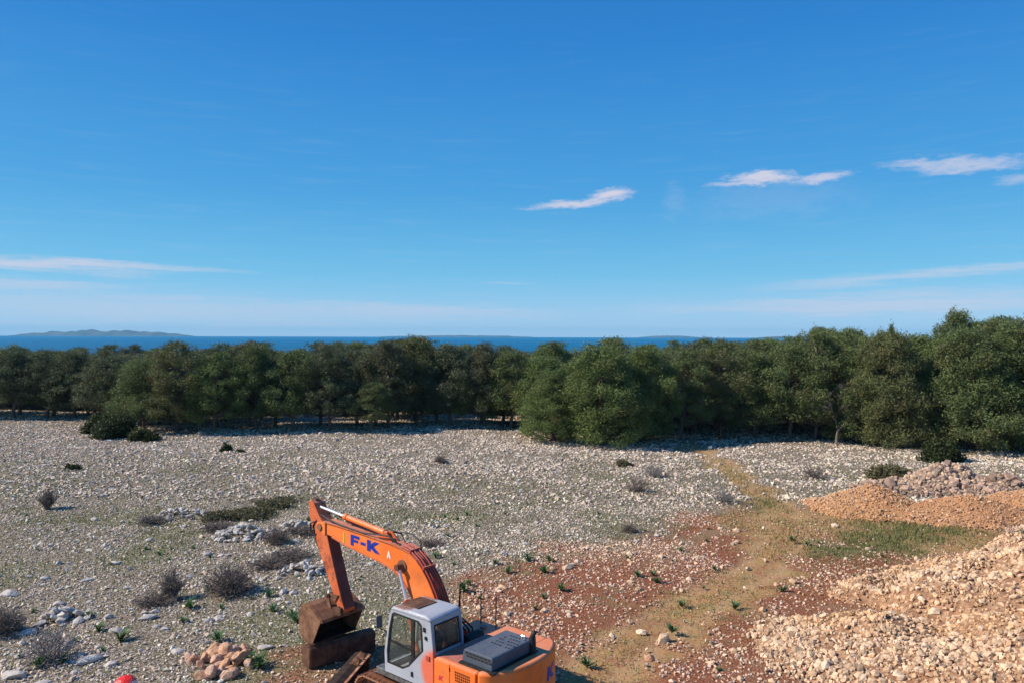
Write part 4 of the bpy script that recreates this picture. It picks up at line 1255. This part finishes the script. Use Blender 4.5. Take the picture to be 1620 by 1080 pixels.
def letters(mb, s, slant, H_, place):
    """letters from strokes. place(u, v) -> 3D base point; u along, v up; depth handled by place(u,v,d)"""
    shapes = {'F': [[(0, 0), (.30, 0), (.30, 1), (0, 1)], [(.30, .72), (.92, .72), (.92, 1), (.30, 1)], [(.30, .36), (.78, .36), (.78, .60), (.30, .60)]],
              '-': [[(0, .34), (.50, .34), (.50, .60), (0, .60)]],
              'K': [[(0, 0), (.36, 0), (.36, 1), (0, 1)], [(.36, .40), (.52, .40), (1.25, 1), (.80, 1), (.36, .68)], [(.36, .30), (.58, .62), (1.32, 0), (.82, 0)]],
              'A': [[(0, 0), (.28, 0), (.62, 1), (.38, 1)], [(.72, 0), (1, 0), (.62, 1), (.5, .8)], [(.3, .25), (.72, .25), (.65, .42), (.36, .42)]]}
    adv = {'F': 1.0, '-': 0.62, 'K': 1.4, 'A': 1.1}
    u0 = 0
    for ch in s:
        for poly in shapes[ch]:
            n = len(poly)
            v = [place((u0 + p[0] + slant * p[1]) * H_, p[1] * H_, 0.0) for p in poly] + [place((u0 + p[0] + slant * p[1]) * H_, p[1] * H_, 0.004) for p in poly]
            mb.add(v, [tuple(range(n)), tuple(range(2 * n - 1, n - 1, -1))] + [(i, (i + 1) % n, n + (i + 1) % n, n + i) for i in range(n)])
        u0 += adv[ch] + 0.06
    return u0 * H_
lb = MB()
def on_cw(u, v, d):
    yy = -0.40 - u
    q = max(0.0, 1 - (yy / 1.35) ** 2)
    xx = -2.20 - 0.62 * q ** 0.62
    return (xx - 0.003 - d, yy, 1.47 + v)
letters(lb, 'K', 0.1, 0.34, on_cw); part('lettering', lb, M['blue'], cw)
lb = MB(); letters(lb, 'K', 0.15, 0.11, lambda u, v, d: (-0.93 - u, 1.3745 + d, 1.60 + v)); part('emblem', lb, M['magenta'], d1)
# slate grey engine hood
hood = part('engine_hood', MB().prism([(-2.40, 2.115), (-1.50, 2.115), (-1.46, 2.20), (-1.52, 2.40), (-1.56, 2.425), (-2.38, 2.425), (-2.42, 2.39)], -0.36, 1.14), M['grey_hood'], ex, bevel=0.035)
part('hood_base_strip', MB().box(-2.50, -1.44, -0.46, 1.22, 2.077, 2.122), M['black'], ex)  # thin black slab under the hood, a little wider than it
slot = MB().box(-0.02, 0.02, -0.028, 0.028, 0, 0.006).mesh('vent_slot'); slot.materials.append(M['black'])
for r_ in range(5):
    for c_ in range(7):
        if (r_ + c_) % 5 == 4: continue
        link('vent_slot', slot, None, hood, (-1.80 - c_ * 0.088 - (0.03 if r_ % 2 else 0), 0.46 - r_ * 0.15, 2.424))
sv = MB().box(-0.045, 0.045, 0, 0.006, -0.022, 0.022).mesh('side_slot'); sv.materials.append(M['black'])
for r_ in range(2):
    for c_ in range(7): link('side_slot', sv, None, hood, (-1.62 - c_ * 0.115 - 0.04 * r_, 1.139, 2.35 - r_ * 0.065))
part('exhaust_stack', MB().tube([(-2.42, -0.30, 2.1), (-2.42, -0.30, 2.46), (-2.45, -0.30, 2.56), (-2.52, -0.30, 2.63)], [0.10, 0.085, 0.055, 0.045], 14), M['black'], ex, True)
part('lifting_eye', MB().tube([(-2.26, -0.20, 2.42), (-2.26, -0.20, 2.49), (-2.18, -0.20, 2.49), (-2.18, -0.20, 2.42)], 0.016, 6), M['chrome'], ex, True)
# right-hand side: tank, toolbox, hose bay
part('fuel_tank', MB().box(-0.74, 0.35, -1.345, -0.62, 1.245, 1.96), M['orange'], ex, bevel=0.05)
part('tool_box', MB().box(0.37, 1.30, -1.33, -0.66, 1.245, 1.62), M['orange'], ex, bevel=0.04)
part('filler_cap', MB().cyl((-0.25, -0.95, 1.95), (-0.25, -0.95, 2.02), 0.09, 16), M['steel'], ex, True)
part('hydraulic_valve', MB().box(-0.72, -0.42, -0.52, 0.15, 1.245, 1.9).cyl((-0.6, -0.45, 2.02), (-0.6, 0.10, 2.02), 0.17, 18), M['black'], ex, bevel=0.02)
for k in range(4):
    yy = -0.3 + k * 0.13
    part('hydraulic_hose', MB().tube([(-0.55, yy, 1.8), (-0.45, yy, 2.22), (-0.2, yy * 0.7, 2.42), (0.12, yy * 0.5, 2.42), (0.28, yy * 0.45, 2.75)], 0.026, 7), M['black'], ex, True)
for k, (xx, zz) in enumerate(((0.82, 1.6), (0.04, 1.95), (-0.50, 1.95))):
    part('handrail_post', MB().tube([(xx, -1.17, zz), (xx, -1.17, 2.86 - 0.03 * k)], 0.017, 6), M['black'], ex, True)
part('handrail', MB().tube([(0.86, -1.17, 2.2), (0.82, -1.17, 2.86), (0.5, -1.17, 2.93), (0.04, -1.17, 2.88)], 0.016, 6), M['rust_dark'], ex, True)
part('step_bar', MB().tube([(1.45, 0.45, 1.05), (1.62, 0.45, 1.0), (1.62, 1.2, 1.0), (1.45, 1.2, 1.05)], 0.018, 6), M['steel'], ex, True)

# cab
Y0, Y1 = 0.30, 1.36
cab_o = [(1.00, 1.25), (1.03, 1.75), (0.93, 2.35), (0.80, 2.83), (0.66, 2.90), (-0.50, 2.92), (-0.64, 2.84), (-0.72, 2.25), (-0.735, 1.70), (-0.74, 1.25)]
cab_w = [(0.91, 1.50), (0.93, 1.80), (0.85, 2.35), (0.74, 2.76), (0.66, 2.81), (-0.22, 2.80), (-0.33, 2.72), (-0.38, 2.12), (0.12, 1.62), (0.34, 1.50)]
cab = part('cab', MB().ring(cab_o, cab_w, Y1 - 0.05, Y1).ring(cab_o, [(0.91, 1.75), (0.93, 1.85), (0.86, 2.35), (0.74, 2.76), (0.66, 2.81), (-0.36, 2.81), (-0.48, 2.74), (-0.56, 2.25), (-0.56, 1.9), (-0.56, 1.75)], Y0, Y0 + 0.05)
           .box(-0.735, 1.0, Y0 + .05, Y1 - .05, 1.245, 1.30), M['cab'], ex, bevel=0.015)
# rear and front frames follow the slope of the sides
def skew_ring(x_at, inner, z0, z1, y0, y1, yi0, yi1, zi0, zi1, t):
    outer = [(y0, z0), (y1, z0), (y1, z1), (y0, z1)]; inn = [(yi0, zi0), (yi1, zi0), (yi1, zi1), (yi0, zi1)]
    v = []
    for off in (0, t):
        for (a_, b_) in outer + inn: v.append((x_at(b_) + off, a_, b_))
    f = []
    for i in range(4):
        j = (i + 1) % 4
        f += [(i, j, 4 + j, 4 + i), (8 + i, 12 + i, 12 + j, 8 + j), (i, 8 + i, 8 + j, j), (4 + i, 4 + j, 12 + j, 12 + i)]
    return MB().add(v, f)
xr = lambda z_: float(np.interp(z_, [1.25, 1.70, 2.25, 2.84, 2.92], [-0.738, -0.733, -0.718, -0.638, -0.60]))
xf = lambda z_: float(np.interp(z_, [1.25, 1.75, 2.35, 2.83], [0.998, 1.028, 0.928, 0.798]))
part('rear_frame', skew_ring(xr, None, 1.30, 2.86, Y0 + .052, Y1 - .052, 0.42, 1.24, 2.16, 2.77, 0.04), M['cab'], cab)
part('front_frame', skew_ring(xf, None, 1.30, 2.80, Y0 + .052, Y1 - .052, 0.40, 1.27, 1.42, 2.74, -0.05), M['cab'], cab)
roof_pts = [(0.84, 2.80), (0.74, 2.93), (0.60, 2.965), (-0.46, 2.985), (-0.60, 2.94), (-0.675, 2.82), (-0.55, 2.885), (0.62, 2.87)]
part('roof', MB().prism([(0.83, 2.835), (0.74, 2.93), (0.60, 2.965), (-0.46, 2.985), (-0.60, 2.95), (-0.665, 2.855)], Y0 - 0.012, Y1 + 0.012), M['cab'], cab, True, bevel=0.055)
part('roof_hatch', MB().box(0.02, 0.62, 0.50, 1.14, 2.962, 3.0), M['rust_dark'], cab, bevel=0.012, label='rusty brown roof hatch')
def pane(nm, pts3, lab=None):
    mb = MB(); n = len(pts3)
    c = Vector((0, 0, 0))
    for p in pts3: c += Vector(p)
    nrm = (Vector(pts3[1]) - Vector(pts3[0])).cross(Vector(pts3[2]) - Vector(pts3[0])).normalized() * 0.005
    mb.add([Vector(p) for p in pts3] + [Vector(p) + nrm for p in pts3], [tuple(range(n)), tuple(range(2 * n - 1, n - 1, -1))] + [(i, (i + 1) % n, n + (i + 1) % n, n + i) for i in range(n)])
    return part(nm, mb, M['glass'], cab, label=lab)
pane('door_window', [(p[0], Y1 - 0.030, p[1]) for p in cab_w])
pane('side_window', [(p[0], Y0 + 0.020, p[1]) for p in [(0.91, 1.75), (0.93, 1.85), (0.86, 2.35), (0.74, 2.76), (0.66, 2.81), (-0.36, 2.81), (-0.48, 2.74), (-0.56, 2.25), (-0.56, 1.75)]])
pane('rear_window', [(xr(z_) + 0.015, y_, z_) for y_, z_ in ((0.42, 2.16), (1.24, 2.16), (1.24, 2.77), (0.42, 2.77))])
pane('windscreen', [(xf(z_) - 0.02, y_, z_) for y_, z_ in ((0.40, 1.75), (1.27, 1.75), (1.27, 2.35), (0.40, 2.35))])
pane('windscreen', [(xf(z_) - 0.02, y_, z_) for y_, z_ in ((0.40, 2.35), (1.27, 2.35), (1.27, 2.74), (0.40, 2.74))])
# rubber gaskets
def gasket(pts, y_):
    c = (sum(p[0] for p in pts) / len(pts), sum(p[1] for p in pts) / len(pts))
    inn = [(c[0] + (p[0] - c[0]) * 0.935, c[1] + (p[1] - c[1]) * 0.95) for p in pts]
    out = [(c[0] + (p[0] - c[0]) * 1.012, c[1] + (p[1] - c[1]) * 1.01) for p in pts]
    return MB().ring(out, inn, y_, y_ + 0.012)
part('window_seal', gasket(cab_w, Y1 - 0.006), M['black'], cab)
part('window_seal', skew_ring(lambda z_: xr(z_) - 0.008, None, 2.145, 2.785, 0.405, 1.255, 0.44, 1.22, 2.19, 2.745, 0.012), M['black'], cab)
part('window_pillar', MB().box(-0.05, 0.06, Y1 - 0.045, Y1 - 0.012, 1.70, 2.80), M['black'], cab)
part('window_rail', MB().prism([(0.89, 2.03), (0.88, 2.10), (0.06, 2.06), (0.06, 1.99)], Y1 - 0.045, Y1 - 0.016), M['black'], cab)
part('door_handle', MB().box(-0.02, 0.02, Y1, Y1 + 0.035, 1.40, 1.52), M['black'], cab, bevel=0.006)
part('door_hinge', MB().box(-0.46, -0.40, Y1, Y1 + 0.03, 2.60, 2.70).box(-0.52, -0.46, Y1, Y1 + 0.03, 2.42, 2.50), M['black'], cab)
part('door_latch', MB().box(-0.62, -0.50, Y1, Y1 + 0.025, 1.94, 2.06), M['red_pipe'], cab, bevel=0.005)
part('seat', MB().box(-0.25, 0.22, 0.6, 1.08, 1.55, 1.68).prism([(-0.25, 1.62), (-0.12, 1.62), (-0.22, 2.25), (-0.34, 2.25)], 0.62, 1.06).box(-0.33, -0.22, 0.73, 0.95, 2.26, 2.42), M['seat'], cab, bevel=0.04)
part('console', MB().box(-0.15, 0.25, 0.42, 0.55, 1.5, 1.8).box(-0.15, 0.25, 1.12, 1.24, 1.5, 1.8).cyl((0.2, 0.49, 1.8), (0.26, 0.49, 2.02), 0.02, 8).cyl((0.2, 1.18, 1.8), (0.26, 1.18, 2.02), 0.02, 8), M['black'], cab)
part('wiper', MB().tube([(xf(1.8) + .02, 0.6, 1.8), (xf(2.4) + .02, 0.8, 2.4)], 0.01, 5), M['black'], cab)
mir = part('mirror', MB().prism([(1.10, 2.34), (1.13, 2.34), (1.15, 2.64), (1.12, 2.64)], 1.36, 1.54), M['grey_hood'], ex, bevel=0.01)
part('mirror_arm', MB().tube([(0.95, 1.32, 2.25), (1.12, 1.42, 2.30), (1.12, 1.45, 2.36)], 0.011, 5), M['black'], mir)
part('grab_rail', MB().tube([(1.03, 1.32, 1.4), (1.13, 1.34, 1.45), (1.10, 1.34, 2.15), (0.97, 1.33, 2.22)], 0.013, 6), M['black'], ex, True)

# boom
up = [(-0.02, 1.99), (0.12, 2.30), (0.28, 2.66), (0.46, 3.0), (0.66, 3.3), (0.88, 3.55), (1.12, 3.75), (1.38, 3.89), (1.75, 3.96), (2.21, 4.01), (3.41, 4.07), (4.6, 4.12), (5.22, 4.12), (5.42, 4.02)]
lo = [(5.44, 3.92), (5.36, 3.82), (4.76, 3.76), (4.13, 3.64), (3.3, 3.53), (2.64, 3.46), (2.06, 3.34), (1.72, 3.18), (1.46, 2.98), (1.24, 2.72), (1.02, 2.40), (0.70, 2.02), (0.40, 1.78), (0.12, 1.72), (-0.04, 1.82)]
boom = part('boom', MB().prism(up + lo, -0.19, 0.19), M['orange'], ex, bevel=0.008)
def offset_strip(pts, t):
    out = []
    for i, p in enumerate(pts):
        a_ = pts[max(0, i - 1)]; b_ = pts[min(len(pts) - 1, i + 1)]
        dx, dz = b_[0] - a_[0], b_[1] - a_[1]; L_ = math.hypot(dx, dz)
        out.append((p[0] - dz / L_ * t, p[1] + dx / L_ * t))
    return out
def flange(pts, t0, t1, y0, y1):
    a_ = offset_strip(pts, t0); b_ = offset_strip(pts, t1)
    mb = MB()
    for i in range(len(pts) - 1): mb.prism([a_[i], a_[i + 1], b_[i + 1], b_[i]], y0, y1)
    return mb
part('top_flange', flange(up[1:13], 0.002, 0.024, -0.225, 0.225), M['orange_arm'], boom)
part('bottom_flange', flange(lo[2:12], 0.002, 0.022, -0.22, 0.22), M['orange_arm'], boom)
for k in range(5):
    yy = -0.17 + k * 0.085
    ln = offset_strip(up[1:9], 0.065 + 0.014 * (k % 2))
    part('hydraulic_pipe', MB().tube([(p[0], yy, p[1]) for p in ln], 0.024, 6), M['red_pipe'], boom, True)
for (xx, zz) in ((0.31, 2.72), (0.9, 3.6), (1.5, 3.93)):
    i = min(range(len(up)), key=lambda q: abs(up[q][0] - xx)); ln = offset_strip(up, 0.06)[i]
    part('pipe_clamp', MB().box(ln[0] - 0.03, ln[0] + 0.03, -0.21, 0.21, ln[1] - 0.03, ln[1] + 0.045), M['red_pipe'], boom)
for yy in (-0.12, 0.13):
    part('boom_hose', MB().tube([(1.9, yy, 4.04), (2.15, yy * 1.6, 4.22), (2.6, yy * 1.8, 4.20), (3.3, yy * 1.6, 4.12), (4.3, yy * 1.5, 4.17), (4.9, yy * 1.7, 4.26), (5.2, yy * 1.6, 4.34), (5.5, yy * 1.3, 4.28)], 0.022, 6), M['black'], boom, True)
part('hose_loop', MB().tube([(1.25, -0.1, 3.85), (1.3, -0.14, 4.16), (1.7, -0.16, 4.3), (2.2, -0.14, 4.26), (2.6, -0.1, 4.3)], 0.018, 6), M['black'], boom, True)
lb = MB()
LS = 0.255
def on_boom(u, v, d): 
    xx = 3.88 - u * 1.27
    return (xx - 0.0, 0.1945 + d, 3.68 - 0.045 * u + v * 0.93)
wl = letters(lb, 'F-K', 0.0, LS * 1.30, on_boom)
part('lettering', lb, M['blue'], boom)
lb = MB(); letters(lb, 'A', 0.0, 0.20, lambda u, v, d: (2.30 - u * 0.8, 0.1945 + d, 3.60 + v)); part('warning_sticker', lb, M['white'], boom)
part('reflector', MB().box(4.17, 4.24, 0.192, 0.197, 3.68, 3.98), M['yellow'], boom)
part('boom_boss', MB().cyl((1.67, -0.42, 3.50), (1.67, 0.42, 3.50), 0.085, 16).cyl((1.67, 0.19, 3.5), (1.67, 0.22, 3.5), 0.17, 20), M['rust'], boom, True)
part('foot_boss', MB().cyl((0.15, -0.22, 1.92), (0.15, 0.22, 1.92), 0.15, 18), M['orange_arm'], boom, True)
def ram(nm, a_, b_, y_, frac, r0, r1, mat, par):
    a_ = Vector((a_[0], y_, a_[1])); b_ = Vector((b_[0], y_, b_[1])); m_ = a_.lerp(b_, frac)
    c = part(nm, MB().tube([a_, a_.lerp(b_, 0.03), a_.lerp(b_, 0.035), m_], [r0 * 0.7, r0 * 0.7, r0, r0], 16), mat, par, True)
    part('cylinder_head', MB().cyl(m_ - (m_ - a_).normalized() * 0.09, m_ + (m_ - a_).normalized() * 0.03, r0 * 1.22, 16), mat, c, True)
    part('piston_rod', MB().cyl(m_, b_, r1, 12), M['chrome'], c, True)
    part('rod_eye', MB().cyl((b_.x, y_ - 0.07, b_.z), (b_.x, y_ + 0.07, b_.z), r1 * 1.9, 14), M['rust'], c, True)
ram('boom_cylinder', (0.86, 1.42), (1.67, 3.50), 0.33, 0.60, 0.085, 0.045, M['orange_arm'], ex)
ram('boom_cylinder', (0.86, 1.42), (1.67, 3.50), -0.33, 0.60, 0.085, 0.045, M['orange_arm'], ex)
part('cylinder_bracket', MB().box(0.78, 1.10, -0.45, 0.45, 1.24, 1.46), M['rust_dark'], ex, bevel=0.02)
part('arm_cylinder_bracket', MB().prism([(2.15, 4.03), (2.75, 4.06), (2.55, 4.26), (2.40, 4.26)], -0.12, -0.08).prism([(2.15, 4.03), (2.75, 4.06), (2.55, 4.26), (2.40, 4.26)], 0.08, 0.12), M['orange_arm'], boom)
ram('arm_cylinder', (2.50, 4.20), (5.86, 4.52), 0.0, 0.56, 0.082, 0.043, M['orange'], boom)

# arm
ao = [(5.92, 4.66), (5.80, 4.70), (5.66, 4.62), (5.40, 4.30), (5.16, 4.08), (5.02, 3.80), (4.76, 3.10), (4.50, 2.45), (4.18, 1.74), (4.20, 1.63), (4.32, 1.62), (4.48, 1.74), (4.92, 2.46), (5.38, 3.22), (5.68, 3.80), (5.86, 4.2)]
arm = part('arm', MB().prism(ao, -0.20, 0.20), M['orange_arm'], ex, bevel=0.01)
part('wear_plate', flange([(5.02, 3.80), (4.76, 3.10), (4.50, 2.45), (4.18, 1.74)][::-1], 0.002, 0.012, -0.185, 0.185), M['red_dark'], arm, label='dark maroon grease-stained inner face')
part('pivot_pin', MB().cyl((5.30, -0.27, 3.97), (5.30, 0.27, 3.97), 0.10, 18), M['rust'], arm, True)
part('boom_fork', MB().prism([(5.05, 3.76), (5.46, 3.86), (5.46, 4.08), (5.05, 4.16)], 0.195, 0.235).prism([(5.05, 3.76), (5.46, 3.86), (5.46, 4.08), (5.05, 4.16)], -0.235, -0.195), M['orange'], boom, bevel=0.01)
part('rod_pin', MB().cyl((5.84, -0.17, 4.53), (5.84, 0.17, 4.53), 0.07, 14).box(5.74, 5.94, -0.06, 0.06, 4.48, 4.72), M['rust_dark'], arm, True)
ram('bucket_cylinder', (5.86, 3.92), (4.86, 2.02), 0.0, 0.60, 0.075, 0.04, M['rust'], arm)
part('cylinder_bracket', MB().prism([(5.62, 3.7), (5.95, 3.98), (5.84, 4.12), (5.68, 4.05)], 0.07, 0.11).prism([(5.62, 3.7), (5.95, 3.98), (5.84, 4.12), (5.68, 4.05)], -0.11, -0.07), M['orange_arm'], arm)
for yy in (0.13, 0.17):
    part('arm_hose', MB().tube([(5.45, yy, 4.25), (5.66, yy + .05, 3.95), (5.52, yy + .02, 3.45), (5.15, yy, 2.85), (4.98, yy, 2.55)], 0.02, 6), M['black'], arm, True)
part('arm_hose', MB().tube([(5.50, 0.2, 4.12), (5.74, 0.26, 4.02), (5.72, 0.26, 3.78), (5.52, 0.2, 3.70)], 0.022, 6), M['black'], arm, True)
for yy in (0.21, -0.21):
    part('bucket_link', MB().prism([(4.80, 2.08), (4.93, 2.02), (4.58, 1.90 - .02), (4.42, 2.10)], yy - 0.025, yy + 0.025), M['rust'], arm)
    part('bucket_link', MB().prism([(4.82, 2.08), (4.95, 1.98), (4.78, 1.60), (4.66, 1.62)], yy * 1.3 - 0.025, yy * 1.3 + 0.025), M['rust'], arm)
part('link_pin', MB().cyl((4.87, -0.32, 2.02), (4.87, 0.32, 2.02), 0.05, 12), M['rust_dark'], arm, True)
part('tip_pin', MB().cyl((4.28, -0.30, 1.72), (4.28, 0.30, 1.72), 0.065, 12), M['rust_dark'], arm, True)

def shell(line, th_):
    a_ = line; b_ = offset_strip(line, th_)
    return a_, b_
def bucket(parent, line, y0, y1, mat, teeth=0, th_=0.035, side=None):
    a_, b_ = shell(line, th_)
    mb = MB()
    for i in range(len(line) - 1): mb.prism([a_[i], a_[i + 1], b_[i + 1], b_[i]], y0, y1)
    part('bucket_shell', mb, mat, parent)
    ln = offset_strip(line, -0.004); lm = offset_strip(line, -0.016); mb = MB()  # added inner layer, its dark colour paints the shade of the hollow
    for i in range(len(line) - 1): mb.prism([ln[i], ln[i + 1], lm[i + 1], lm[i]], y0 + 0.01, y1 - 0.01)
    part('shade_liner', mb, M['bucket_shade'], parent, label='dark lining coloured as the shade inside the bucket')
    sp_ = side or line
    part('side_plate', MB().prism(sp_, y0 - 0.03, y0 + 0.002), mat, parent)
    part('side_plate', MB().prism(sp_, y1 - 0.002, y1 + 0.03), mat, parent)
bk = bpy.data.objects.new('bucket', None); COL.objects.link(bk); bk.parent = ex
prof = [(4.46, 1.50), (4.72, 1.66), (5.0, 1.80), (5.22, 1.82), (5.42, 1.72), (5.53, 1.50), (5.54, 1.18), (5.46, 0.90), (5.32, 0.76), (5.10, 0.71), (4.86, 0.745)]
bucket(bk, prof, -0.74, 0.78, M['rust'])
part('cutting_edge', MB().prism([(5.0, 0.70), (4.78, 0.735), (4.78, 0.755), (5.0, 0.735)], -0.76, 0.80), M['rust_dark'], bk)
for yy in (0.24, -0.24):
    part('hitch_plate', MB().prism([(4.20, 1.66), (4.36, 1.80), (4.70, 1.70), (4.88, 1.74), (4.72, 1.62), (4.46, 1.46), (4.26, 1.58)], yy - 0.025, yy + 0.025), M['rust_dark'], bk)
part('lip_bar', MB().prism([(4.40, 1.44), (4.50, 1.44), (4.50, 1.52), (4.42, 1.53)], -0.76, 0.80), M['rust'], bk)

# spare attachments lying on the ground (each a thing of its own)
def lying_bucket(name, label, cat, loc, rz, line, width, mat):
    o = thing(name, label, cat, loc, rz)
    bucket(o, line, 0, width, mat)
    return o
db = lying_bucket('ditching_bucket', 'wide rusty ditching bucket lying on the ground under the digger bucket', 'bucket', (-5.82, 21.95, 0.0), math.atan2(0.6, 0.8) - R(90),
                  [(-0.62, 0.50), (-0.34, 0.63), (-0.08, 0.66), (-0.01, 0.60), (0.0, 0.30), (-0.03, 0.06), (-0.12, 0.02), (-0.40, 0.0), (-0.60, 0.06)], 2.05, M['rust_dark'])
for yy in (0.85, 1.2): part('hitch_plate', MB().prism([(0.0, 0.22), (0.10, 0.30), (0.10, 0.48), (0.0, 0.58)], yy - 0.02, yy + 0.02), M['rust_dark'], db)
part('cutting_edge', MB().box(-0.64, -0.58, 0, 2.05, 0.47, 0.51), M['rust'], db)
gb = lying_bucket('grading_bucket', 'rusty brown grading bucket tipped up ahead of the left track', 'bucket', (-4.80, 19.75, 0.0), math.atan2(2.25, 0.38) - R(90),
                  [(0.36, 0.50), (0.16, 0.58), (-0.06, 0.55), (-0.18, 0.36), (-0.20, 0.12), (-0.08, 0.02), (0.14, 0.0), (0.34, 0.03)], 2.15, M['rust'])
for yy in (1.35, 1.75): part('hitch_plate', MB().prism([(0.30, 0.44), (0.36, 0.70), (0.24, 0.78), (0.08, 0.60)], yy - 0.02, yy + 0.02), M['track'], gb)
part('cutting_edge', MB().box(0.30, 0.40, 0, 2.15, 0.50, 0.53), M['track'], gb)
